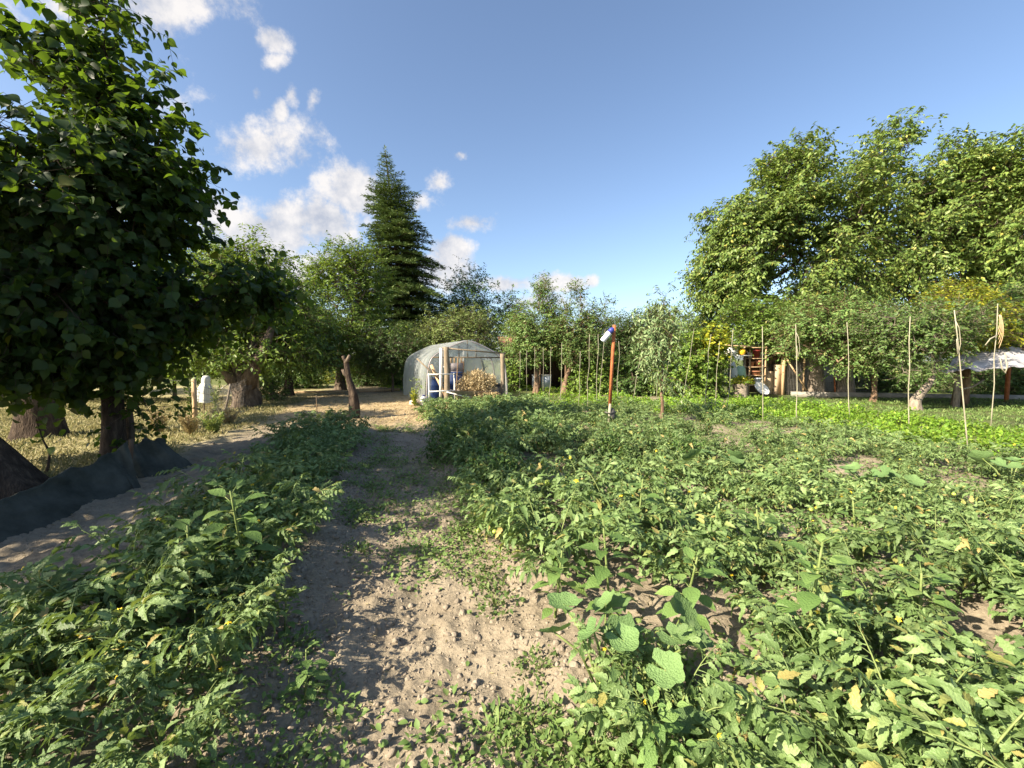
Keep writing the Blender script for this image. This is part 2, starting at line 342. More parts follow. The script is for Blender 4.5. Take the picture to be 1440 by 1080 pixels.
# ground material: soil with dry-grass and clay areas from two mesh attributes
def ground_mat():
    m, nt, N, L = new_mat('soil')
    out = N.new('ShaderNodeOutputMaterial'); pb = N.new('ShaderNodeBsdfPrincipled'); tc = N.new('ShaderNodeTexCoord')
    def noise(sc, det=8, ro=0.6):
        n = N.new('ShaderNodeTexNoise'); n.inputs['Scale'].default_value = sc; n.inputs['Detail'].default_value = det; n.inputs['Roughness'].default_value = ro
        L.new(tc.outputs['Object'], n.inputs['Vector']); return n
    def ramp(src, a, b, ca, cb):
        r = N.new('ShaderNodeValToRGB'); e = r.color_ramp.elements
        e[0].position, e[0].color, e[1].position, e[1].color = a, (*ca, 1), b, (*cb, 1)
        L.new(src, r.inputs[0]); return r
    def mixc(f, a, b, mode='MIX'):
        x = N.new('ShaderNodeMix'); x.data_type = 'RGBA'; x.blend_type = mode
        if hasattr(f, 'links'): L.new(f, x.inputs['Factor'])
        else: x.inputs['Factor'].default_value = f
        L.new(a, x.inputs[6]); L.new(b, x.inputs[7]); return x.outputs[2]
    soil = ramp(noise(1.7).outputs['Fac'], 0.3, 0.7, (0.22, 0.188, 0.138), (0.335, 0.297, 0.225))
    fine = ramp(noise(38, 10, 0.75).outputs['Fac'], 0.28, 0.72, (0.55, 0.52, 0.50), (1.15, 1.12, 1.08))
    c = mixc(0.85, soil.outputs[0], fine.outputs[0], 'MULTIPLY')
    straw = ramp(noise(9, 10, 0.7).outputs['Fac'], 0.33, 0.66, (0.21, 0.21, 0.09), (0.45, 0.38, 0.22))
    litter = ramp(noise(5, 10, 0.75).outputs['Fac'], 0.38, 0.62, (0.28, 0.20, 0.11), (0.46, 0.36, 0.20))
    green = ramp(noise(14, 10, 0.7).outputs['Fac'], 0.35, 0.65, (0.05, 0.075, 0.022), (0.13, 0.155, 0.05))
    at1 = N.new('ShaderNodeAttribute'); at1.attribute_name = 'cover'
    sep = N.new('ShaderNodeSeparateColor'); L.new(at1.outputs['Color'], sep.inputs[0])
    c = mixc(sep.outputs[0], c, straw.outputs[0]); c = mixc(sep.outputs[1], c, green.outputs[0]); c = mixc(sep.outputs[2], c, litter.outputs[0])
    L.new(c, pb.inputs['Base Color']); pb.inputs['Roughness'].default_value = 0.95; pb.inputs['Specular IOR Level'].default_value = 0.1
    bp = N.new('ShaderNodeBump'); bp.inputs['Strength'].default_value = 0.7; bp.inputs['Distance'].default_value = 0.02
    vor = N.new('ShaderNodeTexVoronoi'); vor.inputs['Scale'].default_value = 28; L.new(tc.outputs['Object'], vor.inputs['Vector'])
    add = N.new('ShaderNodeMath'); add.operation = 'MULTIPLY_ADD'; add.inputs[1].default_value = 0.5
    L.new(vor.outputs['Distance'], add.inputs[0]); L.new(noise(60, 8, 0.7).outputs['Fac'], add.inputs[2])
    L.new(add.outputs[0], bp.inputs['Height']); L.new(bp.outputs[0], pb.inputs['Normal'])
    L.new(pb.outputs[0], out.inputs['Surface'])
    return m
M['soil'] = ground_mat()
M['clod'] = rough_mat('clod', (0.19, 0.16, 0.12), (0.31, 0.265, 0.205), 14, 0.95, 0.5, spec=0.1)

# ------------------------------------------------------------------ sky with clouds
world = bpy.data.worlds.new('World'); scene.world = world; world.use_nodes = True
def build_world():
    nt = world.node_tree; N, L = nt.nodes, nt.links; N.clear()
    out = N.new('ShaderNodeOutputWorld'); bg = N.new('ShaderNodeBackground'); bc = N.new('ShaderNodeBackground'); mix = N.new('ShaderNodeMixShader')
    sky = N.new('ShaderNodeTexSky'); sky.sky_type = 'NISHITA'; sky.sun_disc = False
    sky.sun_elevation = SUN_EL; sky.sun_rotation = SUN_AZ; sky.altitude = 900; sky.air_density = 1.0; sky.dust_density = 3.0; sky.ozone_density = 1.6
    bg.inputs[1].default_value = 0.082
    L.new(sky.outputs[0], bg.inputs[0])
    tc = N.new('ShaderNodeTexCoord'); sep = N.new('ShaderNodeSeparateXYZ'); L.new(tc.outputs['Generated'], sep.inputs[0])
    def math_(op, a, b=None, c=None, clamp=False):
        n = N.new('ShaderNodeMath'); n.operation = op; n.use_clamp = clamp
        for i, x in enumerate((a, b, c)):
            if x is None: continue
            if hasattr(x, 'links'): L.new(x, n.inputs[i])
            else: n.inputs[i].default_value = x
        return n.outputs[0]
    yc = math_('MAXIMUM', sep.outputs[1], 0.05)
    U = math_('DIVIDE', sep.outputs[0], yc); W = math_('DIVIDE', sep.outputs[2], yc)
    dome = lambda px, py: (lambda p: (p[0] / p[1], (p[2] - EYE) / p[1]))(at(px, py, 1.0))
    blobs = [(430, 305, 120, 46, 1), (495, 272, 62, 46, 1.1), (380, 325, 85, 42, 1), (400, 385, 150, 55, .62), (300, 320, 60, 60, .6), (358, 208, 92, 46, .98), (395, 165, 14, 22, .5), (230, -5, 130, 46, .85),
             (120, 10, 110, 45, .7), (660, 312, 44, 17, .85), (633, 350, 36, 24, 1.0), (610, 375, 60, 30, .7), (617, 257, 18, 18, .72), (384, 58, 26, 16, .55), (386, 87, 16, 12, .5), (300, 135, 36, 14, .42), (360, 130, 10, 16, .5), (410, 132, 10, 18, .42), (440, 140, 9, 16, .42), (710, 400, 34, 13, .8),
             (800, 398, 52, 12, .66), (832, 395, 14, 12, .8), (648, 217, 12, 7, .55), (590, 285, 40, 16, .5), (250, 250, 50, 90, .5), (755, 425, 60, 14, .5), (370, 420, 120, 40, .6)]
    n1 = N.new('ShaderNodeTexNoise'); n1.inputs['Scale'].default_value = 9; n1.inputs['Detail'].default_value = 12; n1.inputs['Roughness'].default_value = 0.66
    n2 = N.new('ShaderNodeTexNoise'); n2.inputs['Scale'].default_value = 9; n2.inputs['Detail'].default_value = 6; n2.inputs['Roughness'].default_value = 0.55
    mp = N.new('ShaderNodeMapping'); mp.inputs['Location'].default_value = (0.02, 0.02, -0.025)
    L.new(tc.outputs['Generated'], n1.inputs['Vector']); L.new(tc.outputs['Generated'], mp.inputs[0]); L.new(mp.outputs[0], n2.inputs['Vector'])
    cover = None; top = None
    for (px, py, rx, ry, k) in blobs:
        u0, w0 = dome(px, py)
        du = math_('MULTIPLY', math_('SUBTRACT', U, u0), F_PX / rx)
        dw = math_('MULTIPLY', math_('SUBTRACT', W, w0), F_PX / ry)
        d = math_('SQRT', math_('ADD', math_('MULTIPLY', du, du), math_('MULTIPLY', dw, dw)))
        b = math_('MULTIPLY', math_('SUBTRACT', 1.25, d), k)
        cover = b if cover is None else math_('MAXIMUM', cover, b)
    dens = math_('ADD', cover, math_('MULTIPLY', math_('SUBTRACT', n1.outputs['Fac'], 0.49), 3.2))
    mr = N.new('ShaderNodeMapRange'); mr.interpolation_type = 'SMOOTHSTEP'
    L.new(dens, mr.inputs[0]); mr.inputs[1].default_value, mr.inputs[2].default_value = 0.16, 0.85
    fac = math_('MULTIPLY', mr.outputs[0], math_('GREATER_THAN', sep.outputs[1], 0.06))
    lit = math_('MULTIPLY_ADD', math_('SUBTRACT', n1.outputs['Fac'], n2.outputs['Fac']), 2.2, 0.62, clamp=True)
    cr = N.new('ShaderNodeValToRGB'); e = cr.color_ramp.elements
    e[0].position, e[0].color, e[1].position, e[1].color = 0.25, (0.44, 0.47, 0.55, 1), 0.85, (0.84, 0.80, 0.77, 1)
    L.new(lit, cr.inputs[0]); L.new(cr.outputs[0], bc.inputs[0]); bc.inputs[1].default_value = 0.41
    L.new(math_('MULTIPLY', fac, 0.92), mix.inputs[0]); L.new(bg.outputs[0], mix.inputs[1]); L.new(bc.outputs[0], mix.inputs[2]); L.new(mix.outputs[0], out.inputs[0])
build_world()

# ------------------------------------------------------------------ ground sheet
def graded(lo, hi, f0, f1, step):
    a = list(np.arange(f0, f1, step))
    x, s = f1, step
    while x < hi: a.append(x); s *= 1.09; x += s
    a.append(hi)
    x, s, b = f0, step, []
    while x > lo: s *= 1.09; x -= s; b.append(max(x, lo))
    return np.array(b[::-1] + a)
xs = graded(-400, 400, -5.0, 3.6, 0.022); ys = graded(-60, 600, 1.3, 7.5, 0.02)
X, Y = np.meshgrid(xs, ys)
Z = gz(X, Y)
mb = MB(); nx, ny = len(xs), len(ys)
i, j = np.meshgrid(np.arange(ny - 1), np.arange(nx - 1), indexing='ij')
mb.add(np.stack([X, Y, Z], -1).reshape(-1, 3), [np.stack([i * nx + j, i * nx + j + 1, (i + 1) * nx + j + 1, (i + 1) * nx + j], -1).reshape(-1, 4)])
ground = mb.build('ground', M['soil'], smooth=True)
tag(ground, 'dry crumbly garden soil and lawn', None, None, 'structure')
del ground['label']
A_, B_ = to_g(X, Y)
nz = vnoise(X * 0.8, Y * 0.8) + 0.5 * vnoise(X * 2.3, Y * 2.3)
lawn = sstep(-3.0, -3.9, A_ + 0.6 * nz) * sstep(5.0, 6.5, Y)
litter = sstep(9.0, 11.5, Y + 1.5 * nz) * sstep(22, 18, Y) * sstep(1.8, 0.6, A_) * (1 - lawn)
far = sstep(15, 19, B_ + 2 * nz) * sstep(0, 1.5, A_) + sstep(24, 28, Y)
far = np.clip(far + sstep(12.2, 13.2, A_) * sstep(6, 8, Y), 0, 1); low = sstep(0.15, 0.4, nz) * sstep(-0.7, 0.7, A_ + 0.3) * 0.35
colr = np.stack([lawn, np.clip(far * 0.9 + low * sstep(3, 6, Y), 0, 1), litter * 0.8, np.ones_like(lawn)], -1).reshape(-1, 4)
ca = ground.data.color_attributes.new('cover', 'FLOAT_COLOR', 'POINT'); ca.data.foreach_set('color', colr.astype(np.float32).ravel())

rng = np.random.default_rng(11)
# clods and pebbles
def clods():
    mb = MB()
    for var in range(6):
        V = ICO1[0] * (1 + 0.35 * rng.standard_normal((len(ICO1[0]), 1))) * np.array([1, 1, 0.7])
        n = 3000
        a = rng.uniform(-0.9, 1.0, n); b = 1.5 + 8 * rng.random(n) ** 1.6
        k = n // 3
        a[:k] = rng.uniform(-3.4, 9, k)
        b[:k] = 1.5 + 12 * rng.random(k) ** 1.2
        a[k:k + k // 2] = -0.62 + 0.18 * rng.standard_normal(k // 2)
        x, y = from_g(a, b); s = 0.003 + 0.006 * rng.random(n) + 0.026 * rng.random(n) ** 12
        t = norm(rng.standard_normal((n, 3))); 
        add_inst(mb, (V, ICO1[1]), np.stack([x, y, gz(x, y) - s * 0.1], -1), frames(t, norm(rng.standard_normal((n, 3)))), s)
    o = mb.build('soil_clods', M['clod']); tag(o, None, None, None, 'stuff'); o['label'] = 'crumbly soil clods strewn over the dirt path'
clods()

# ------------------------------------------------------------------ leaf templates
def blade(W, fold=0.2, droop=0.25, wx=1.0):
    n = len(W); y = np.linspace(0, 1, n); V = [(0, 0, 0)]; quads, tris = [], []
    zz = -droop * y ** 2 + droop * 0.35 * y
    for k in range(1, n - 1):
        w = W[k] * wx
        V += [(-w, y[k], zz[k] + fold * w), (0, y[k], zz[k]), (w, y[k], zz[k] + fold * w)]
    V.append((0, 1, zz[-1])); last = len(V) - 1
    tris += [(0, 2, 1), (0, 3, 2)]
    for k in range(n - 3):
        a = 1 + 3 * k
        quads += [(a, a + 1, a + 4, a + 3), (a + 1, a + 2, a + 5, a + 4)]
    a = 1 + 3 * (n - 3)
    tris += [(a, a + 1, last), (a + 1, a + 2, last)]
    return np.array(V, float), [np.array(tris)] + ([np.array(quads)] if quads else [])

DIAMOND = (np.array([(0, 0, 0), (0.24, 0.45, 0.05), (0, 1, -0.08), (-0.24, 0.45, 0.05)], float), [np.array([(0, 1, 2), (0, 2, 3)])])
WIDE = (np.array([(0, 0, 0), (0.36, 0.42, 0.07), (0, 1, -0.10), (-0.36, 0.42, 0.07)], float), [np.array([(0, 1, 2), (0, 2, 3)])])
NARROW = (np.array([(0, 0, 0), (0.13, 0.45, 0.03), (0, 1, -0.12), (-0.13, 0.45, 0.03)], float), [np.array([(0, 1, 2), (0, 2, 3)])])
HEART = blade([0, 0.30, 0.42, 0.45, 0.42, 0.33, 0.18, 0.06, 0], 0.18, 0.30)
OVATE = blade([0, 0.17, 0.27, 0.29, 0.22, 0.11, 0], 0.25, 0.30)
LANCE = blade([0, 0.09, 0.14, 0.14, 0.09, 0], 0.3, 0.35)
LOBED = [blade([0, .18, .28, .20, .27, .14, .17, .06, 0], f, d, 0.85) for f, d in ((0.2, 0.15), (0.45, 0.5), (0.7, 0.9))]

def compound(seed):
    """a tomato leaf: toothed leaflets in pairs along a drooping rib"""
    r = np.random.default_rng(seed); mb = MB()
    dr = r.uniform(0.25, 0.6)
    curve = lambda y: np.array([0.04 * math.sin(3 * y + seed), y * 0.92, -dr * y * y + 0.25 * dr * y])
    pts = [curve(y) for y in np.linspace(0, 0.9, 6)]
    tube(mb, pts, np.linspace(0.016, 0.007, 6), 3, cap=False)
    items = []
    for y, l in ((0.30, 0.30), (0.52, 0.40), (0.74, 0.38)):
        for s in (-1, 1): items.append((y + r.uniform(-.04, .04), s, l * r.uniform(0.8, 1.15), r.uniform(50, 80)))
    for y in (0.42, 0.64): items.append((y, r.choice([-1, 1]), 0.15, 70))
    items.append((0.9, 0, 0.44, 0))
    for y, s, l, ang in items:
        p = curve(y); a = RAD(ang) * s
        t = np.array([math.sin(a), math.cos(a), -0.25 + r.uniform(-.45, .2)])
        nrm = np.array([0.25 * s + r.uniform(-.4, .4), r.uniform(-.3, .3), 1.0])
        add_inst(mb, LOBED[r.integers(3)], [p], frames(t[None], nrm[None]), l)
    V = np.concatenate(mb.v); d = {}
    for f in mb.f: d.setdefault(f.shape[1], []).append(f)
    return V, [np.concatenate(x) for x in d.values()]
COMPOUND = [compound(s) for s in range(8)]

def round_leaf(seed):
    r = np.random.default_rng(seed); K = 30; th = np.linspace(-PI * 0.93, PI * 0.93, K)
    rad = 0.5 + 0.045 * np.cos(th * 5) + 0.02 * r.standard_normal(K) - 0.06 * (np.abs(th) > 2.6)
    V = [(0, 0, 0)]
    for f in (0.35, 0.7, 1.0):
        for k in range(K):
            q = rad[k] * f
            V.append((q * math.sin(th[k]), q * math.cos(th[k]), 0.55 * q * q - 0.018 * f * abs(math.cos(th[k] * 2.5)) - 0.10 * q * math.cos(th[k]) + 0.016 * f * f * math.sin(th[k] * 8 + seed)))
    tris = [(0, 1 + k + 1, 1 + k) for k in range(K - 1)]
    quads = []
    for g in range(2):
        for k in range(K - 1):
            a = 1 + g * K + k; b = 1 + (g + 1) * K + k
            quads.append((a, a + 1, b + 1, b))
    return np.array(V), [np.array(tris), np.array(quads)]

# ------------------------------------------------------------------ trees
def taper_trunk(mb, pts, rad, flare=1.5, k=18, seed=0, knob=0.12):
    P = np.asarray(pts, float); n = len(P)
    t = np.linspace(0, n - 1, (n - 1) * 7 + 1)
    Q = np.stack([np.interp(t, np.arange(n), P[:, c]) for c in range(3)], -1)
    for _ in range(3): Q[1:-1] = 0.25 * Q[:-2] + 0.5 * Q[1:-1] + 0.25 * Q[2:]
    R = np.interp(t, np.arange(n), rad)
    h = np.linspace(0, 1, len(t))
    R = R * (1 + (flare - 1) * np.exp(-h * 7))
    def lump(i, th):
        hh = i / len(t)
        return 1 + knob * (vnoise(np.cos(th) * 1.6 + seed * 7 + 50, np.sin(th) * 1.6 + hh * 6 + 50) * 2) + 0.16 * np.exp(-hh * 8) * np.cos(th * 5 + seed)
    tube(mb, Q, R, k, True, lump)
    return Q, R

def make_tree(name, label, cat, group, base, trunk, ells, ncl, seed, leaf, leaf_len, mleaf, mbark, twigs=5, per=6, twig_len=0.5, droop=0.3, spread=0.25,
              flare=1.5, core=0.45, tip=0.008, up=0.8, twig_mesh=True, leaf_name='crown', trunk_name='trunk', noise_cut=0.28, smooth=False, knob=0.12, rise=0.06, extra=None):
    """base: world xy(z); trunk: list of (dx,dy,z,r) above base; ells: list of (cx,cy,cz,rx,ry,rz,weight) relative to base"""
    r = np.random.default_rng(seed)
    root = thing(name, label, cat, base, 0, group)
    tb = MB()
    TP = np.array([t[:3] for t in trunk], float); TR = np.array([t[3] for t in trunk], float)
    Q, R = taper_trunk(tb, TP, TR, flare, seed=seed, knob=knob)
    E = np.array(ells, float); wts = E[:, 6] * E[:, 3] * E[:, 4] * E[:, 5]; wts = wts / wts.sum()
    pick = r.choice(len(E), ncl * 3, p=wts)
    d = norm(r.standard_normal((ncl * 3, 3))); rad = core + (1 - core) * r.random(ncl * 3) ** 0.6
    C = E[pick, :3] + d * rad[:, None] * E[pick, 3:6]
    ph = seed * 3.7
    keep = vnoise(C[:, 0] * 0.9 / max(twig_len, 0.3) * 0.6 + ph, C[:, 2] * 0.9 / max(twig_len, 0.3) * 0.6 + C[:, 1] * 0.5 + ph) > -noise_cut
    keep &= C[:, 2] > 0.15
    C = C[keep][:ncl]
    fork = Q[-1]
    order = np.argsort(np.linalg.norm(C - fork, axis=1)); C = C[order]
    start = max(0, int(len(Q) * 0.55))
    nodes = [q for q in Q[start:]]; par = [-1] + list(range(len(nodes) - 1)); rk = len(nodes)
    ends = []
    cap = len(nodes) + len(C) * 8; NP = np.zeros((cap, 3)); NP[:rk] = nodes
    cnt = rk
    for c in C:
        dist = np.linalg.norm(NP[:cnt] - c, axis=1)
        dn = np.linalg.norm(NP[:cnt] - fork, axis=1); dc = np.linalg.norm(c - fork)
        cost = dist + 0.25 * dn + (dn > dc + 0.3) * 5
        k = int(np.argmin(cost)); p = NP[k]; L = dist[k]
        ns = int(np.clip(L / (0.5 * max(twig_len, .4) * 2), 1, 6)); prev = k
        bend = r.standard_normal(3) * 0.07 * L + np.array([0, 0, rise * L])
        for s in range(1, ns + 1):
            f = s / ns
            NP[cnt] = p + (c - p) * f + bend * math.sin(PI * f); par.append(prev); prev = cnt; cnt += 1
        ends.append(prev)
    par = np.array(par)
    P = 2.25; acc = np.zeros(cnt); acc[ends] += tip ** P
    for k in range(cnt - 1, 0, -1):
        if acc[k] == 0: acc[k] = tip ** P
        acc[par[k]] += acc[k]
    rr = acc ** (1 / P); rmax = rr[1:].max() if cnt > 1 else 1
    tgt = R[-1] * 0.95
    if rmax > tgt: rr = tip + (rr - tip) * (tgt - tip) / (rmax - tip)
    ch = np.arange(rk, cnt)
    segs(tb, NP[par[ch]], NP[ch], np.maximum(rr[par[ch]] * 0 + rr[ch] * 1.1, tip), np.maximum(rr[ch] * 0.95, tip * 0.8), 6)
    for lp, lr in (extra or []): tube(tb, lp, lr, 12)
    # leaves
    Ce = NP[ends]; n = len(Ce); cen = (E[:, :3] * wts[:, None]).sum(0)
    parent_dir = norm(Ce - NP[par[ends]])
    outw = norm(Ce - cen)
    m = twigs
    p0 = np.repeat(Ce, m, 0) + r.standard_normal((n * m, 3)) * spread * np.array([1, 1, 0.7])
    td = norm(np.repeat(outw * 0.7 + parent_dir * 0.5, m, 0) + r.standard_normal((n * m, 3)) * 0.8 + np.array([0, 0, 0.12]))
    TL = twig_len * r.uniform(0.5, 1.25, n * m)
    fr = (np.arange(per) + 0.6) / per
    pos = p0[:, None] + td[:, None] * (TL[:, None] * fr)[..., None]
    pos[..., 2] -= droop * 0.6 * (TL[:, None] * fr ** 2)
    side = norm(np.cross(td, np.array([0, 0, 1.0]) + 0.3 * r.standard_normal((n * m, 3))))
    sgn = np.where(np.arange(per) % 2 == 0, 1, -1)
    t = td[:, None] * 0.55 + side[:, None] * sgn[None, :, None] * 0.9 + r.standard_normal((n * m, per, 3)) * 0.35
    t[..., 2] -= droop * 1.3
    nn = np.array([0, 0, up]) + np.repeat(outw, m, 0)[:, None] * 0.45 + r.standard_normal((n * m, per, 3)) * 0.45
    pos = pos.reshape(-1, 3); Rm = frames(t.reshape(-1, 3), nn.reshape(-1, 3))
    lm = MB(); add_inst(lm, leaf, pos, Rm, leaf_len * r.uniform(0.6, 1.2, len(pos)))
    if twig_mesh:
        end = p0 + td * TL[:, None]; end[:, 2] -= droop * 0.6 * TL
        segs(tb, np.repeat(Ce, m, 0), p0 + td * (TL * 0.4)[:, None], tip * 0.6, tip * 0.5, 3)
        segs(tb, p0 + td * (TL * 0.4)[:, None], end, tip * 0.5, tip * 0.25, 3)
    tb.build(trunk_name, mbark, root, smooth=True)
    lm.build(leaf_name, mleaf, root, smooth=smooth)
    return root

def px_ell(u, v, Y, ru, rv, depth_r, base, w=1.0):
    p = at(u, v, Y) - np.asarray(base)
    return (p[0], p[1], p[2], ru * Y / F_PX, depth_r, rv * Y / F_PX, w)

def gnd(p):
    return np.array([p[0], p[1], float(gz(p[0], p[1]))])

#SCENE_OBJECTS
# ================================================================== trees
# near left: broad dark leaves, trunk behind the shade net
b = gnd(at(160, 640, 6.6))
make_tree('broadleaf_tree', 'dark broad-leaved tree whose straight slim trunk stands behind the black shade net', 'tree', None, b,
          [(0, 0, -0.1, .15), (0.03, 0, 0.7, .13), (-0.02, 0.05, 1.4, .12), (0.05, 0, 2.2, .11), (0.1, -.1, 2.9, .09)],
          [px_ell(8, 60, 6.5, 40, 60, .8, b), px_ell(75, 260, 6.1, 105, 175, 1.4, b), px_ell(178, 280, 6.0, 62, 90, 1.0, b, 1.3), px_ell(60, 420, 5.9, 120, 95, 1.4, b, 1.2), px_ell(160, 440, 6.2, 85, 70, 1.1, b, 1.2), px_ell(238, 275, 6.2, 22, 58, .5, b, 2),
           px_ell(95, 490, 6.2, 110, 38, 1.0, b, 1.4), px_ell(335, 410, 7.0, 50, 20, .5, b, 2.2), px_ell(265, 420, 6.8, 50, 28, .6, b, 2), px_ell(378, 378, 7.2, 16, 14, .3, b, 2.4), px_ell(325, 352, 7.2, 12, 12, .2, b, 2), px_ell(130, 60, 6.2, 18, 50, .5, b, 1.8),
           px_ell(160, 140, 6.2, 34, 50, .6, b, 1.8), px_ell(95, 130, 6.4, 28, 70, .8, b, 1.3), px_ell(112, 10, 6.3, 10, 36, .3, b, 5), px_ell(158, 20, 6.2, 8, 30, .25, b, 6), px_ell(215, 108, 6.1, 10, 12, .2, b, 9), px_ell(272, 225, 6.1, 8, 14, .2, b, 9), px_ell(272, 305, 6.2, 8, 14, .2, b, 9), px_ell(236, 175, 6.1, 10, 12, .2, b, 8)],
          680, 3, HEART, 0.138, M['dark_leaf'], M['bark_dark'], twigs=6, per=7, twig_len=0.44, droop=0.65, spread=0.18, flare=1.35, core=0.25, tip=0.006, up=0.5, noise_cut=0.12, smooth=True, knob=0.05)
# flared old trunk behind it
b = gnd(at(60, 632, 8.6))
make_tree('flared_tree', 'old tree with a thick flared trunk standing in the dry lawn behind the net', 'tree', None, b,
          [(0, 0, -0.15, .33), (-.05, 0, 0.6, .31), (-.1, .1, 1.4, .29), (-.2, .2, 2.4, .25), (-.2, .3, 3.2, .18)],
          [px_ell(10, 345, 9.0, 70, 55, 1.0, b)],
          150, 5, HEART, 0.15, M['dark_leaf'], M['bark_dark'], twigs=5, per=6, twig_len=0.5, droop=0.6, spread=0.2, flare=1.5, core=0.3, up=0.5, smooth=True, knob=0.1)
# leaning trunk at the very edge; its unseen crown is shaped to shade the beds and broadleaf tree
b = gnd(at(18, 700, 4.95))
make_tree('leaning_tree', 'dark leaning trunk at the near end of the shade net, beside the lawn', 'tree', None, b,
          [(0.05, 0, -0.2, .30), (-.28, -.1, 0.5, .25), (-.62, -.35, 1.3, .22), (-.9, -.8, 2.3, .19), (-1.0, -1.2, 3.2, .15)],
          [(-1.3, -4.0, 4.1, 1.4, 1.5, 1.7, 1), (-1.4, -2.6, 4.5, 1.4, 1.4, 1.7, 1), (-1.6, -3.3, 5.6, 1.3, 1.6, 1.3, 1), (-2.2, -1.8, 4.6, 1.3, 1.2, 1.8, 1), (-2.4, -3.1, 3.0, 1.2, 1.5, 1, 1), (-3.7, -2.2, 3.9, 1.4, 1.5, 2.2, 1), (-3.7, -.7, 3.6, 1.3, 1.4, 2.0, 1)],
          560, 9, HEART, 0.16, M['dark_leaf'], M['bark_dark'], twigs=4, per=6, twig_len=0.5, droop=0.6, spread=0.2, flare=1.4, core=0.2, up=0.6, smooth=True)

# walnut with a thick trunk beyond the lawn
b = gnd(at(345, 562, 14.5))
make_tree('walnut_tree', 'pale green walnut tree with a very thick short forking trunk by the wire fence', 'tree', None, b,
          [(0, 0, -.2, .46), (-.02, 0, .4, .40), (-.05, .05, .8, .42), (-.15, .1, 1.15, .33), (-.45, .15, 1.8, .20)],
          [px_ell(330, 420, 15.5, 90, 70, 2.0, b), px_ell(290, 390, 16, 50, 60, 1.5, b), px_ell(345, 372, 16, 22, 48, .7, b, 2), px_ell(305, 372, 16, 22, 30, .7, b, 2), px_ell(385, 385, 16, 26, 28, .8, b, 2), px_ell(400, 440, 15.5, 45, 45, 1.3, b, 1.3), px_ell(270, 470, 15, 70, 30, 1.5, b, 1.3), px_ell(390, 490, 15.5, 60, 26, 1.2, b, 1.3), px_ell(310, 500, 14.4, 60, 18, 1, b, 1.3), px_ell(350, 495, 13.9, 40, 22, .7, b, 1.5)],
          640, 14, DIAMOND, 0.16, M['pale_leaf'], M['bark'], twigs=7, per=8, twig_len=0.55, droop=0.4, spread=0.28, flare=1.2, core=0.25, knob=0.3, extra=[([(.1, -.05, .7), (.35, -.1, 1.2), (.75, -.1, 1.9), (1.0, 0, 2.7)], [.27, .22, .16, .10]), ([(-.15, -.1, .75), (-.55, -.2, 1.25), (-1.05, -.2, 1.8), (-1.5, 0, 2.6)], [.25, .20, .15, .09]), ([(0, .1, .8), (.05, .2, 1.5), (.2, .3, 2.4)], [.26, .19, .13])])
b = gnd(at(405, 548, 19))
make_tree('orchard_tree', 'dark low orchard tree between the thick walnut and the pruned stump', 'tree', None, b,
          [(0, 0, -.1, .18), (.05, 0, .6, .16), (-.05, .1, 1.1, .15), (.1, .1, 1.6, .1)],
          [px_ell(410, 485, 19.5, 62, 36, 1.8, b), px_ell(440, 455, 20, 32, 30, 1.2, b), px_ell(380, 460, 19, 36, 30, 1, b), px_ell(445, 500, 19.5, 34, 22, 1, b)],
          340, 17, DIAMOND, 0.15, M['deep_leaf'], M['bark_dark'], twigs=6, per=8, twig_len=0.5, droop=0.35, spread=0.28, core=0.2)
b = gnd(at(478, 545, 22.5))
make_tree('walnut_tree', 'rounded light green tree standing left of the tall cedar', 'tree', None, b,
          [(0, 0, -.1, .25), (.05, 0, .8, .21), (.0, .1, 1.6, .19), (.1, .1, 2.6, .13)],
          [px_ell(480, 425, 23, 58, 55, 2.2, b), px_ell(485, 372, 23, 30, 34, 1.3, b, 1.6), px_ell(510, 390, 23.5, 32, 50, 1.4, b, 1.2), px_ell(450, 395, 22.5, 26, 30, 1.1, b, 1.5), px_ell(478, 480, 22.5, 72, 38, 2.2, b), px_ell(540, 490, 23, 40, 34, 1.5, b)],
          600, 19, DIAMOND, 0.17, M['pale_leaf'], M['bark'], twigs=6, per=8, twig_len=0.62, droop=0.35, spread=0.33, core=0.3)
b = gnd(at(672, 540, 33))
make_tree('broadleaf_tree', 'round mid-green tree standing right of the tall cedar', 'tree', None, b,
          [(0, 0, -.1, .3), (0, 0, 1.2, .26), (.1, .1, 2.6, .22), (.1, .1, 4.2, .15)],
          [px_ell(662, 415, 33, 38, 34, 2.2, b), px_ell(700, 432, 33, 30, 26, 1.6, b), px_ell(645, 450, 33, 40, 32, 2, b), px_ell(690, 465, 33, 45, 30, 2, b), px_ell(725, 440, 33.5, 12, 14, .7, b, 2)],
          360, 23, DIAMOND, 0.2, M['deep_leaf'], M['bark'], twigs=6, per=8, twig_len=0.75, droop=0.3, spread=0.4, core=0.35)

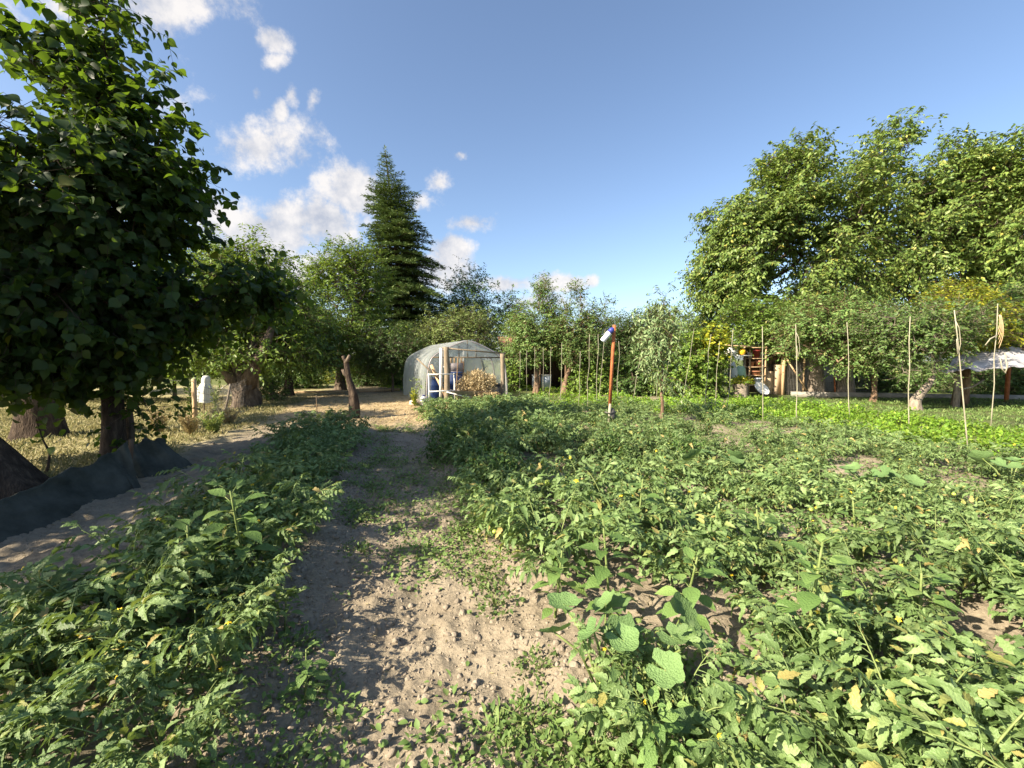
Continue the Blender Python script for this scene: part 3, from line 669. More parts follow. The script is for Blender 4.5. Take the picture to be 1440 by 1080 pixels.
# cedar
def cedar():
    base = gnd(at(572, 545, 30)); r = np.random.default_rng(31)
    root = thing('cedar_tree', 'tall conical dark cedar standing behind the plastic greenhouse', 'tree', base)
    H, lean = 15.9, -1.25
    ax = lambda z: np.array([lean * (max(z, 0) / H) ** 1.4, 0.0, z])
    tb = MB(); zt = np.linspace(-.1, H, 14)
    tube(tb, [ax(z) for z in zt], np.interp(zt, [0, H], [.36, .015]), 10)
    bp0, bp1, br = [], [], []
    pos, tt, nn, sc = [], [], [], []
    z = 1.0
    while z < H - 0.15:
        f = z / H
        Rm = 5.9 * (1 - f) ** 0.96 * (1.0 if f > .2 else (0.75 + 1.25 * f))
        nb = int(r.integers(8, 12)) if f < 0.85 else int(r.integers(3, 6))
        az0 = r.uniform(0, 2 * PI)
        for k in range(nb):
            az = az0 + 2 * PI * k / nb + r.uniform(-.3, .3)
            L = Rm * r.uniform(0.55, 1.10) + 0.06
            if r.random() < 0.10: L *= 1.25
            tsc = 0.35 + 0.65 * min(1, L / 1.5)
            u = np.array([math.cos(az), math.sin(az), 0]); w = np.array([-u[1], u[0], 0])
            lift = 0.28 if f > .6 else 0.10
            cur = lambda s: ax(z) + u * L * s + np.array([0, 0, L * (lift * s - (0.30 if f < .7 else 0.1) * s * s) + 0.10 * s ** 4])
            ss = np.linspace(0, 1, 5); pts = np.array([cur(s) for s in ss])
            bp0 += list(pts[:-1]); bp1 += list(pts[1:]); br += list(np.linspace(.045, .01, 4) * (0.4 + L / 3.5))
            nt_ = max(5, int(L / 0.10))
            for q in range(nt_):
                s = 0.12 + 0.88 * (q + r.random()) / nt_
                for sg in (-1, 1):
                    tl = (0.30 + 0.24 * L * (1 - s)) * r.uniform(0.6, 1.1) * tsc
                    dirn = norm(u * 0.7 + w * sg * r.uniform(.5, 1.1) + np.array([0, 0, r.uniform(-.05, .22)]))
                    nblade = max(3, int(tl / 0.055))
                    p = cur(s)
                    fq = (np.arange(nblade) + .4) / nblade
                    pos.append(p + dirn * tl * fq[:, None] + r.standard_normal((nblade, 3)) * 0.025 - np.array([0, 0, 1]) * (0.12 * tl * fq ** 2)[:, None])
                    tt.append(dirn + r.standard_normal((nblade, 3)) * np.array([.55, .55, .2]) + np.array([0, 0, 0.12])); nn.append(np.array([0, 0, 1.0]) + r.standard_normal((nblade, 3)) * 0.35)
                    sc.append(r.uniform(0.16, 0.30, nblade) * (.5 + .5 * tsc))
        z += (0.40 if f < .6 else 0.32) * r.uniform(.75, 1.25)
    # leader shoot
    for q in range(60):
        zz = H + .2 - 1.4 * r.random(); pos.append(ax(zz)[None]); tt.append((r.standard_normal(3) * [1, 1, .4] + [0, 0, .6])[None]); nn.append(r.standard_normal((1, 3))); sc.append(np.array([.2]))
    segs(tb, np.array(bp0), np.array(bp1), np.array(br), np.array(br) * 0.7, 4)
    tb.build('trunk', M['bark_dark'], root)
    lm = MB(); add_inst(lm, NARROW, np.concatenate(pos), frames(np.concatenate(tt), np.concatenate(nn)), np.concatenate(sc))
    lm.build('crown', M['cedar_needle'], root)
cedar()

# shrubs and small trees behind the greenhouse, left to right
def shrub(name, label, u, v, Y, ells, ncl, seed, mat, ll=0.12, leaf=DIAMOND, tl=0.45, group=None, cat='shrub', bark='bark', **kw):
    b = gnd(at(u, v, Y))
    es = [px_ell(*(e[:2]), Y + (e[5] if len(e) > 5 else 0), e[2], e[3], e[4], b) for e in ells]
    a = dict(twigs=6, per=8, droop=0.3, spread=0.25, core=0.25, tip=0.006)
    a.update(kw)
    return make_tree(name, label, cat, group, b, [(0, 0, -.1, .07), (.03, 0, .35, .06), (0, .03, .8, .05)], es, ncl, seed, leaf, ll, M[mat], M[bark], twig_len=tl, **a)
shrub('leafy_shrub', 'olive-yellow shrub rising directly behind the greenhouse roof', 650, 545, 22, [(645, 470, 55, 28, 1.5), (660, 452, 34, 20, 1.1), (615, 480, 26, 24, 1)], 260, 41, 'olive_leaf')
shrub('leafy_shrub', 'dark green shrub filling the gap left of the greenhouse, under the cedar', 552, 548, 21.5, [(550, 492, 44, 30, 1.3), (575, 485, 30, 24, 1.1), (525, 505, 25, 20, 1)], 230, 42, 'deep_leaf', tl=.5)
shrub('leafy_shrub', 'sunlit lime-green low shrub far behind the pruned stump', 452, 545, 29, [(445, 535, 22, 8, 1), (470, 533, 14, 8, 1)], 60, 43, 'yellow_leaf', ll=.14)
shrub('leafy_shrub', 'shaded dark shrub in the far left hedge behind the lawn', 180, 548, 20, [(180, 480, 110, 45, 2), (90, 490, 80, 40, 2)], 300, 44, 'deep_leaf', ll=.15, tl=.6)
shrub('leafy_shrub', 'light green shrub left of the thick walnut trunk, behind the white cloth', 245, 556, 17, [(245, 500, 60, 30, 1.4), (215, 470, 40, 30, 1.2), (290, 508, 30, 22, 1)], 240, 45, 'pale_leaf', ll=.13, tl=.45)
shrub('leafy_shrub', 'shaded dark bush behind the lime-green shrub on the left', 470, 543, 31, [(440, 515, 50, 22, 1.4), (510, 518, 50, 22, 1.4)], 200, 48, 'deep_leaf', ll=.17, tl=.6)
shrub('leafy_shrub', 'low dark hedge bush at the back of the lawn', 70, 548, 16, [(60, 530, 80, 22, 1.2), (150, 530, 60, 20, 1.2)], 160, 49, 'deep_leaf', ll=.13, tl=.45)
shrub('leafy_shrub', 'added hedge bush standing in for shaded soil right of the walnut trunk', 405, 546, 24, [(400, 528, 34, 18, 1), (430, 532, 26, 14, 1)], 150, 131, 'deep_leaf', ll=.14, tl=.45)  # added; its dark leaves stand in for shadowed soil
shrub('leafy_shrub', 'added hedge bush in place of shaded soil behind the pruned stump', 515, 546, 26, [(510, 525, 30, 20, 1), (540, 528, 26, 18, 1)], 150, 132, 'deep_leaf', ll=.14, tl=.45)  # added dark foliage in place of ground lying in shadow
shrub('leafy_shrub', 'dark hedge bush added to deepen the shade behind the crooked fruit tree', 1270, 556, 21.5, [(1270, 530, 60, 24, 1.2), (1220, 535, 40, 18, 1)], 200, 133, 'deep_leaf', ll=.14, tl=.45)  # added to darken the bright lawn showing behind the tree
shrub('leafy_shrub', 'dark hedge bush added to deepen the shade under the tarp awning', 1390, 556, 20, [(1385, 532, 60, 24, 1.2), (1440, 532, 50, 24, 1.2)], 220, 134, 'deep_leaf', ll=.14, tl=.45)  # added bush, darkens the lawn seen beneath the awning
shrub('leafy_shrub', 'small dark bush beside the thick walnut trunk at the garden edge', 382, 556, 17, [(380, 545, 18, 12, .5)], 40, 46, 'deep_leaf', ll=.1, tl=.3)
shrub('young_shrub', 'young leafy shoots growing right beside the slim trunk behind the net', 182, 632, 6.9, [(190, 585, 26, 40, .3), (200, 565, 18, 16, .25)], 26, 47, 'dark_leaf', ll=.11, leaf=OVATE, tl=.3, twigs=3, per=5)

# fruit trees with upright shoots
for (lab, u, v, Y, es, seed) in (
    ('yellowish fruit tree on a straight brown trunk, one tall shoot, right of the greenhouse', 754, 553, 20, [(752, 462, 36, 34, 1.2), (762, 420, 10, 34, .4), (745, 492, 34, 20, 1.2), (772, 440, 9, 26, .4), (738, 450, 16, 20, .6)], 51),
    ('fruit tree on a V-forked trunk with upright shoots, beside the yellowish one', 793, 556, 19.5, [(805, 468, 36, 32, 1.2), (810, 425, 9, 32, .4), (800, 445, 16, 26, .6), (838, 455, 20, 22, .8), (848, 432, 8, 12, .3), (815, 495, 40, 18, 1.2)], 52)):
    b = gnd(at(u, v, Y))
    tr = [(0, 0, -.1, .14), (.02, 0, .5, .12), (0, .03, 1.0, .11), (.06, 0, 1.5, .08)] if seed == 51 else [(0, 0, -.1, .15), (.05, 0, .5, .12), (.15, .03, .9, .10), (.45, 0, 1.5, .07)]
    make_tree('fruit_tree', lab, 'tree', None, b, tr, [px_ell(e[0], e[1], Y, e[2], e[3], e[4], b, 1 + (e[2] < 12) * 1.5) for e in es], 380, seed, DIAMOND, 0.12, M['orchard_leaf'], M['bark_warm'], twigs=6, per=7, twig_len=0.38, droop=0.2, spread=0.2, core=0.2, tip=.006)

# hedge and thicket between the fruit trees and the big walnuts
shrub('leafy_shrub', 'rounded green bush behind the shed roof at the garden end', 735, 548, 28, [(735, 470, 30, 22, 1.3), (720, 490, 26, 20, 1.2), (770, 490, 40, 24, 1.2)], 200, 61, 'pale_leaf', ll=.15, tl=.6)
shrub('thicket_bush', 'dark green thicket bush behind the red post', 862, 560, 24, [(862, 490, 42, 36, 1.5), (885, 470, 26, 26, 1.2), (835, 510, 30, 26, 1.2), (870, 455, 16, 14, .8)], 300, 62, 'deep_leaf', ll=.14, tl=.55)
shrub('thicket_bush', 'tall mid-green thicket bush behind the slender young tree', 920, 560, 25, [(915, 480, 50, 40, 1.6), (935, 455, 26, 22, 1.2), (890, 500, 30, 30, 1.2)], 300, 63, 'pale_leaf', ll=.14, tl=.55)
shrub('bean_thicket', 'dense bean vines climbing between the young tree and the yellow leaves', 975, 565, 17.5, [(985, 505, 34, 44, .9), (960, 520, 28, 36, .8), (998, 490, 16, 36, .8), (990, 540, 24, 20, .8)], 300, 64, 'pale_leaf', ll=.12, leaf=WIDE, tl=.35)
shrub('bean_thicket', 'low sunlit thicket between the V-forked fruit tree and the rusty post', 835, 566, 19.5, [(828, 535, 26, 24, .8), (845, 520, 20, 22, .8), (815, 545, 18, 14, .7)], 150, 67, 'pale_leaf', ll=.11, leaf=WIDE, tl=.35)
shrub('bean_thicket', 'climbing bean thicket just right of the rusty post', 890, 566, 19, [(885, 530, 24, 28, .8), (905, 515, 20, 30, .8), (880, 548, 26, 14, .8)], 170, 68, 'deep_leaf', ll=.11, leaf=WIDE, tl=.35)
shrub('bean_thicket', 'bean thicket directly behind the stem of the slender young tree', 935, 566, 18.5, [(935, 530, 26, 30, .8), (950, 510, 20, 32, .8), (925, 548, 22, 14, .8)], 170, 69, 'pale_leaf', ll=.11, leaf=WIDE, tl=.35)
shrub('bean_thicket', 'low green bushes closing the gap between greenhouse and shed', 725, 556, 21.5, [(720, 535, 12, 18, .6), (716, 550, 10, 10, .6)], 50, 70, 'pale_leaf', ll=.11, leaf=WIDE, tl=.3)
shrub('vine', 'yellow-leaved vine hanging on poles left of the white hutch', 1006, 560, 17, [(1000, 488, 9, 14, .4), (996, 502, 8, 10, .4), (1004, 474, 7, 9, .4)], 40, 65, 'yellow_leaf', ll=.14, leaf=WIDE, tl=.3)
shrub('thicket_bush', 'green bush beneath the left edge of the big walnut crown', 985, 560, 27, [(985, 470, 36, 26, 1.6), (1010, 455, 26, 20, 1.4), (950, 480, 26, 24, 1.2)], 230, 66, 'orchard_leaf', ll=.15, tl=.6)

# slender young tree in front of the thicket
b = gnd(at(930, 602, 10.3))
make_tree('young_tree', 'slender grey-green young tree on a thin rusty-brown stem among the beans', 'tree', None, b,
          [(0, 0, -.1, .035), (.02, 0, .35, .032), (-.02, .02, .8, .035), (.02, 0, 1.3, .025)],
          [px_ell(925, 470, 10.3, 30, 60, .5, b), px_ell(918, 430, 10.3, 16, 26, .3, b, 1.5), px_ell(940, 455, 10.3, 20, 36, .35, b), px_ell(912, 500, 10.3, 20, 34, .35, b), px_ell(935, 520, 10.3, 24, 26, .35, b)],
          150, 71, LANCE, 0.11, M['grey_leaf'], M['bark_warm'], twigs=4, per=6, twig_len=0.24, droop=0.6, spread=0.1, core=0.1, tip=.004, noise_cut=.2)

# the big walnuts at the right
def big(label, u, Y, es, ncl, seed, trunk_u=None, mat='walnut_leaf'):
    b = gnd(at(u, 545, Y))
    make_tree('big_walnut_tree', label, 'tree', None, b, [(0, 0, -.2, .5), (.1, 0, 1.2, .42), (-.1, .1, 2.6, .38), (.2, .1, 4.2, .30)],
              [px_ell(e[0], e[1], Y + (e[5] if len(e) > 5 else 0), e[2], e[3], e[4], b, e[6] if len(e) > 6 else 1) for e in es], ncl, seed, DIAMOND, 0.255, M[mat], M['bark_dark'], twigs=6, per=11, twig_len=1.0, droop=0.6, spread=0.32, core=0.3, tip=.011, noise_cut=.09, rise=.1)
big('huge spreading walnut whose crown overhangs the plywood shelter and wire netting', 1095, 25, [(1080, 345, 95, 78, 3.5), (1030, 380, 52, 60, 2.4), (1045, 310, 50, 45, 2.2, 0, 1.4), (1110, 275, 45, 58, 2.2, 0, 1.4), (1130, 230, 26, 34, 1.4, 0, 1.8), (1180, 300, 60, 70, 2.6), (1200, 350, 60, 60, 3), (1090, 240, 24, 28, 1.2, 0, 1.5), (1110, 335, 50, 60, 2.6), (1085, 425, 70, 30, 2.2), (1130, 400, 90, 40, 2.8), (1000, 340, 24, 34, 1.2, 0, 1.8), (1190, 245, 24, 24, 1.2, 0, 1.6), (1010, 420, 34, 26, 1.4, 0, 1.3)], 900, 81)
big('second big walnut with the highest crown, behind the pear trees', 1275, 26, [(1270, 320, 85, 80, 3.5), (1265, 220, 42, 50, 1.9, 0, 1.4), (1300, 200, 26, 34, 1.4, 0, 1.8), (1235, 215, 20, 26, 1.2, 0, 1.6), (1330, 265, 45, 60, 2.4), (1240, 390, 70, 40, 2.8), (1340, 360, 60, 60, 2.6), (1370, 230, 22, 24, 1.2, 0, 1.5), (1210, 265, 40, 50, 2), (1350, 290, 50, 70, 2.4), (1375, 270, 40, 50, 2)], 760, 82)
big('big walnut nearest the awning, cut by the edge of the picture', 1440, 24, [(1430, 320, 70, 85, 3.2), (1440, 220, 38, 52, 1.9, 0, 1.5), (1480, 290, 70, 90, 3), (1420, 390, 60, 40, 2.6), (1395, 270, 40, 60, 2)], 560, 83)

# orchard trees in front of them
b = gnd(at(1228, 566, 16.3))
make_tree('pear_tree', 'small pear tree with a thin upright trunk beneath the big walnuts', 'tree', None, b,
          [(0, 0, -.1, .10), (.03, 0, .4, .085), (-.03, 0, .8, .08), (.05, .05, 1.2, .07)],
          [px_ell(1180, 455, 16.8, 68, 36, 1.6, b), px_ell(1140, 475, 16.8, 46, 26, 1.2, b), px_ell(1230, 480, 16.2, 60, 34, 1.4, b), px_ell(1190, 500, 16.4, 50, 20, 1.1, b), px_ell(1235, 510, 16, 34, 16, .8, b), px_ell(1165, 432, 17, 34, 18, 1, b)],
          470, 91, DIAMOND, 0.125, M['orchard_leaf'], M['bark_warm'], twigs=6, per=8, twig_len=0.42, droop=0.3, spread=0.25, core=0.2, tip=.006)
b = gnd(at(1288, 578, 13.6))
make_tree('plum_tree', 'crooked fruit tree with a pale low-forking trunk left of the tarp awning', 'tree', None, b,
          [(0, 0, -.1, .15), (-.05, 0, .3, .13), (.1, 0, .55, .12), (.5, .05, .95, .09), (.6, .1, 1.4, .07)],
          [px_ell(1290, 480, 13.8, 48, 30, 1.1, b), px_ell(1310, 455, 14, 60, 34, 1.2, b), px_ell(1290, 515, 13.5, 34, 16, .7, b), px_ell(1250, 460, 14, 34, 26, .9, b)],
          320, 92, DIAMOND, 0.115, M['orchard_leaf'], M['bark_grey'], twigs=6, per=8, twig_len=0.36, droop=0.3, spread=0.2, core=0.2, tip=.006)
b = gnd(at(1345, 570, 15.5))
make_tree('yellowing_tree', 'yellow-green tree growing over the tarp awning', 'tree', None, b,
          [(0, 0, -.1, .13), (.0, 0, .6, .11), (.05, 0, 1.2, .10), (0, .05, 1.8, .08)],
          [px_ell(1345, 445, 15.6, 56, 34, 1.2, b), px_ell(1320, 470, 15.4, 46, 24, 1, b), px_ell(1375, 470, 15.8, 34, 22, 1, b), px_ell(1350, 420, 15.8, 30, 18, .9, b)],
          300, 93, DIAMOND, 0.13, M['yellow_leaf'], M['bark_warm'], twigs=6, per=8, twig_len=0.4, droop=0.3, spread=0.22, core=0.2, tip=.006)
b = gnd(at(1450, 572, 15))
make_tree('orchard_tree', 'dark green tree behind the awning post at the right', 'tree', None, b,
          [(0, 0, -.1, .14), (.0, 0, .6, .12), (.05, 0, 1.2, .11), (0, .05, 1.8, .08)],
          [px_ell(1430, 435, 16.5, 40, 36, 1.2, b), px_ell(1460, 460, 16, 50, 40, 1.2, b), px_ell(1420, 470, 16.8, 28, 20, .8, b)],
          260, 94, DIAMOND, 0.13, M['deep_leaf'], M['bark'], twigs=6, per=8, twig_len=0.42, droop=0.3, spread=0.22, core=0.2, tip=.006)
b = gnd(at(1084, 560, 19.6))
make_tree('orchard_tree', 'dark-trunked small tree beside the plywood panel', 'tree', None, b,
          [(0, 0, -.1, .16), (.02, 0, .7, .14), (-.02, 0, 1.4, .13), (.05, .05, 2.1, .10)],
          [px_ell(1060, 450, 20, 44, 30, 1.4, b), px_ell(1095, 475, 19.6, 36, 22, 1.1, b), px_ell(1048, 475, 20, 28, 20, 1, b)],
          260, 95, DIAMOND, 0.145, M['pale_leaf'], M['bark_dark'], twigs=6, per=8, twig_len=0.5, droop=0.35, spread=0.28, core=0.2, tip=.006)
# closing trees far behind
for (u, Y, top, w, seed, lab) in ((60, 36, 400, 90, 101, 'far green tree closing the view behind the left hedge'), (240, 40, 420, 80, 102, 'far tree glimpsed between the broad-leaved tree and the walnut'), (400, 42, 440, 70, 103, 'far dark tree behind the low orchard tree'),
                                  (810, 40, 462, 80, 104, 'far tree behind the V-forked fruit tree'), (940, 44, 450, 80, 105, 'far tree showing above the thicket right of the red post'), (1180, 40, 400, 130, 106, 'far shaded tree behind the pear tree'), (1400, 42, 390, 130, 107, 'far shaded tree behind the awning'), (590, 40, 470, 90, 108, 'far dark tree behind the cedar foot')):
    b = gnd(at(u, 535, Y))
    hh = (540 - top) / 2
    make_tree('background_tree', lab, 'tree', None, b, [(0, 0, -.1, .3), (0, 0, 1, .26), (.1, 0, 2.2, .22), (0, .1, 3.4, .15)],
              [px_ell(u, top + hh * .75, Y, w * .75, hh * .75, 3, b), px_ell(u - w * .55, top + hh * 1.15, Y, w * .5, hh * .6, 2.4, b), px_ell(u + w * .5, top + hh * 1.2, Y, w * .5, hh * .6, 2.4, b)],
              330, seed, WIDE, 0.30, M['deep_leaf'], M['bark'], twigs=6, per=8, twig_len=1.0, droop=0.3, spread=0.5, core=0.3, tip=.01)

# pruned stump
def stump():
    b = gnd(at(498, 590, 11.6)); root = thing('pruned_stump', 'twisted bare pruned tree stump standing alone on the dry soil', 'stump', b)
    mb = MB()
    taper_trunk(mb, [(0, 0, -.1), (.02, 0, .35), (-.02, 0, .75), (-.14, 0, 1.1), (-.20, .02, 1.62)], [.135, .125, .09, .075, .06], 1.3, 16, 4, 0.22)
    mb.build('trunk', M['bark_dark'], root, smooth=True)
    for p in ([(-.15, 0, 1.12), (-.23, -.02, 1.22), (-.27, -.03, 1.34)], [(-.20, 0, 1.5), (-.12, -.02, 1.62), (-.07, -.02, 1.72)], [(-.20, .02, 1.56), (-.26, .02, 1.66), (-.27, .02, 1.7)]):
        m2 = MB(); tube(m2, p, [.055, .048, .042], 10); m2.build('cut_limb', M['bark'], root, smooth=True)
stump()

# ================================================================== greenhouse
def greenhouse():
    O = gnd(at(598, 568, 15.0)); O[2] = 0.0
    ang = math.atan2(0.39, 0.92)
    g = thing('plastic_greenhouse', 'small plastic-covered greenhouse with rounded shoulders and open front', 'greenhouse', O, ang)
    Wd, Ln = 3.15, 5.0
    prof = np.array([(0.0, -0.05), (0.0, 0.6), (0.05, 1.2), (0.16, 1.62), (0.42, 1.84), (0.9, 2.08), (Wd / 2, 2.36), (Wd - .9, 2.08), (Wd - .42, 1.84), (Wd - .16, 1.62), (Wd - .05, 1.2), (Wd, 0.6), (Wd, -0.05)])
    t = np.linspace(0, 12, 49); pr = np.stack([np.interp(t, np.arange(13), prof[:, c]) for c in (0, 1)], -1)
    for _ in range(3): pr[1:-1] = .25 * pr[:-2] + .5 * pr[1:-1] + .25 * pr[2:]
    r = np.random.default_rng(5)
    nY = 41; mb = MB(); V = []
    for k in range(nY):
        y = Ln * k / (nY - 1); sag = 0.035 * (1 - abs(math.cos(PI * y / 1.25)))
        c = np.array([Wd / 2, 1.0])
        q = pr + (c - pr) * sag * 1.0 + 0.012 * np.stack([vnoise(np.arange(49) * .4, np.full(49, k * .5)), vnoise(np.arange(49) * .4 + 40, np.full(49, k * .5))], -1)
        V.append(np.stack([q[:, 0], np.full(49, y), q[:, 1]], -1))
    i, j = np.meshgrid(np.arange(nY - 1), np.arange(48), indexing='ij')
    mb.add(np.concatenate(V), [np.stack([i * 49 + j, i * 49 + j + 1, (i + 1) * 49 + j + 1, (i + 1) * 49 + j], -1).reshape(-1, 4)])
    mb.build('plastic_cover', M['film'], g, smooth=True)
    for y in (0.0, 1.25, 2.5, 3.75, 5.0):
        m2 = MB(); c = np.array([Wd / 2, 1.0]); q = pr + (c - pr) * 0.03
        tube(m2, [(a, y, z) for a, z in q], .02, 6); m2.build('hoop', M['grey_metal'], g, smooth=True)
    # front gable film above the beam, left front panel, back wall film
    def sheet(name, poly, y, mat, depth=0.0):
        m2 = MB(); P = np.array([(a, y + 0.01 * math.sin(a * 9), z) for a, z in poly]); cen = P.mean(0)
        m2.add(np.concatenate([P, cen[None]]), [np.array([(k, (k + 1) % len(P), len(P)) for k in range(len(P))])])
        return m2.build(name, mat, g)
    top = [(a, z) for a, z in pr if z > 1.66]
    sheet('gable_film', top, 0.03, M['film'])
    sheet('front_side_film', [(0.02, 0.0), (0.20, 0.0), (0.24, 1.0), (0.30, 1.64), (0.16, 1.60), (0.05, 1.2)], 0.03, M['film'])
    sheet('front_side_film', [(Wd - .02, 0.0), (Wd - .12, 0.0), (Wd - .15, 1.0), (Wd - .3, 1.64), (Wd - .16, 1.60), (Wd - .05, 1.2)], 0.03, M['film'])
    sheet('front_window_film', [(0.26, 0.95), (0.62, 0.95), (0.68, 1.62), (0.34, 1.62)], 0.05, M['film_clear'])
    back = [(a, z) for a, z in pr]
    sheet('back_film', back, Ln - .04, M['film_back'])
    # inner partition film with a framed window, as seen through the front
    sheet('partition_film', [(0.35, 0.95), (Wd - .2, 0.95), (Wd - .25, 1.64), (Wd - .95, 2.0), (Wd / 2, 2.26), (0.95, 2.0), (0.35, 1.66)], 2.4, M['film_back'])
    fr = MB(); x0, x1, z0, z1 = 1.22, 2.12, 1.28, 2.05
    for p0, p1 in (((x0, 2.36, z0), (x1, 2.36, z0)), ((x0, 2.36, z1), (x1, 2.36, z1)), ((x0, 2.36, z0 - .02), (x0, 2.36, z1 + .02)), ((x1, 2.36, z0 - .02), (x1, 2.36, z1 + .02))): beam(fr, p0, p1, .07, .04)
    fr.build('window_frame', M['white_paint'], g)
    m2 = MB(); box(m2, ((x0 + x1) / 2, 2.385, (z0 + z1) / 2), (x1 - x0, .01, z1 - z0)); m2.build('window_opening', M['film_clear'], g)
    m2 = MB()
    for k in range(5): box(m2, (x0 + .18 + k * .15, 2.30, z0 + .20 + .02 * (k % 2)), (.06, .03, .30 + .05 * (k % 3)))
    box(m2, (x0 + .42, 2.30, z0 + .045), (.74, .05, .04)); m2.build('slatted_rack', M['wood_warm'], g)
    m2 = MB(); tube(m2, [(x0 + .06 + .72 * s, 2.28, z1 - .12 + .10 * math.sin(PI * s)) for s in np.linspace(0, 1, 9)], .012, 5); m2.build('hanging_hose', M['dark_metal'], g)
    # porch posts and beam
    for (x, y, h, rr) in ((.62, -.62, 2.02, .10), (2.76, -.45, 1.80, .09)):
        m2 = MB(); taper_trunk(m2, [(x, y, -.1), (x + .02, y, h * .5), (x - .01, y, h)], [rr, rr * .92, rr * .86], 1.08, 12, int(x * 5), .06); m2.build('porch_post', M['wood_grey'], g, smooth=True)
    m2 = MB(); beam(m2, (.52, -.52, 1.98), (2.90, -.38, 1.80), .06, .05); m2.build('porch_beam', M['wood_grey'], g)
    m2 = MB(); beam(m2, (.43, -.5, -.05), (.47, -.5, 1.98), .09, .05); m2.build('door_jamb', M['white_paint'], g)
    for x in (1.25, 1.57, 1.9):
        m2 = MB(); beam(m2, (x, .05, 1.68), (x, .05, 2.30 - abs(x - 1.57) * .7), .03, .03); m2.build('gable_stud', M['wood_grey'], g)
    m2 = MB(); beam(m2, (0.25, .06, 1.66), (Wd - .25, .06, 1.66), .045, .05); m2.build('front_rail', M['wood_grey'], g)
    T = Matrix.Translation(O) @ Matrix.Rotation(ang, 4, 'Z')
    return lambda x, y, z=0.0: np.array(T @ Vector((x, y, z))), ang
GH, GH_ANG = greenhouse()

def barrel(label, x, y, h, rr):
    o = thing('blue_barrel', label, 'barrel', GH(x, y, -.02))
    m2 = MB(); lathe(m2, [(0.02, 0), (rr * .93, 0), (rr, .06), (rr * 1.02, h * .3), (rr * 1.06, h * .33), (rr * 1.02, h * .36), (rr * 1.02, h * .64), (rr * 1.06, h * .67), (rr * 1.02, h * .7), (rr, h * .92), (rr * .9, h), (.02, h)], 24); m2.build('body', M['blue_plastic'], o, smooth=True)
    m2 = MB(); tube(m2, [(rr * 1.0 * math.cos(a), rr * 1.0 * math.sin(a), h * .95) for a in np.linspace(0, 2 * PI, 25)], .02, 6, cap=False); m2.build('rim', M['dark_metal'], o, smooth=True)
barrel('dark blue plastic barrel in the left corner of the greenhouse', .55, .9, .95, .30)
barrel('tall dark blue barrel standing mid-greenhouse behind the porch post', 1.45, 1.3, 1.12, .34)
c = thing('crate', 'open grey crate standing on top of the tall blue barrel', 'crate', GH(1.45, 1.3, 1.10), GH_ANG)
m2 = MB(); box(m2, (0, 0, .015), (.56, .4, .03)); box(m2, (0, -.19, .19), (.56, .02, .31)); box(m2, (0, .19, .19), (.56, .02, .31)); m2.build('panel', M['grey_metal'], c)
for x in (-.29, .29):
    m2 = MB(); box(m2, (x, 0, .20), (.03, .42, .42)); m2.build('side', M['wood_dark'], c)

def hay():
    o = thing('dry_plant_heap', 'golden heap of dried bean plants piled on the wheelbarrow', 'heap', GH(1.74, -.55, .28))
    r = np.random.default_rng(77); n = 8000; d = norm(r.standard_normal((n, 3)))
    p = d * (r.random((n, 1)) ** .5) * np.array([.70, .5, .50]) + np.array([0, 0, .42])
    p += 0.12 * np.stack([vnoise(p[:, 0] * 6 + k * 9, p[:, 2] * 6) for k in range(3)], -1)
    mb = MB(); add_inst(mb, NARROW, p, frames(d * .7 + r.standard_normal((n, 3)) * .8 + [0, 0, .1], r.standard_normal((n, 3))), r.uniform(.05, .13, n))
    q = r.standard_normal((260, 3)); p0 = norm(q) * np.array([.55, .4, .4]) * r.random((260, 1)) + [0, 0, .42]
    segs(mb, p0, p0 + norm(q + [0, 0, .3]) * r.uniform(.2, .42, (260, 1)), .005, .003, 3)
    # spill over the edge
    n = 700; p = np.stack([r.uniform(-.1, .75, n), -.35 + r.standard_normal(n) * .12, .02 + np.abs(r.standard_normal(n)) * .07], -1)
    add_inst(mb, NARROW, p, frames(r.standard_normal((n, 3)) * [1, 1, .3], r.standard_normal((n, 3)) * .5 + [0, 0, 1]), r.uniform(.08, .2, n))
    mb.build('stalks', M['hay'], o)
hay()
def barrow():
    o = thing('wheelbarrow', 'grey wheelbarrow under the dried bean plants at the greenhouse door', 'wheelbarrow', GH(1.67, -.65, 0), GH_ANG)
    tray = [(-.55, -.25, .22), (.55, -.25, .22), (.55, .3, .22), (-.55, .3, .22), (-.95, -.42, .52), (.72, -.42, .46), (.72, .42, .46), (-.95, .42, .52)]
    m2 = MB(); m2.add(tray, [np.array([(0, 3, 2, 1), (0, 1, 5, 4), (1, 2, 6, 5), (2, 3, 7, 6), (3, 0, 4, 7)])])
    m2.add(np.array(tray) + [0, 0, .012], [np.array([(0, 1, 2, 3), (0, 4, 5, 1), (1, 5, 6, 2), (2, 6, 7, 3), (3, 7, 4, 0)])]); m2.build('tray', M['grey_metal'], o)
    m2 = MB(); th = np.linspace(0, 2 * PI, 25)
    tube(m2, [(.9 + .15 * math.cos(a), 0, .18 + .15 * math.sin(a)) for a in th], .04, 8, cap=False); w = m2.build('wheel', M['dark_metal'], o, smooth=True)
    for s in (-1, 1):
        m2 = MB(); tube(m2, [(.92, .06 * s, .18), (.5, .2 * s, .2), (-.6, .32 * s, .34), (-1.15, .36 * s, .5)], .02, 8); m2.build('handle', M['white_paint'], o, smooth=True)
        m2 = MB(); tube(m2, [(-.35, .27 * s, .26), (-.45, .3 * s, -.02)], .018, 6); m2.build('leg', M['white_paint'], o)
barrow()
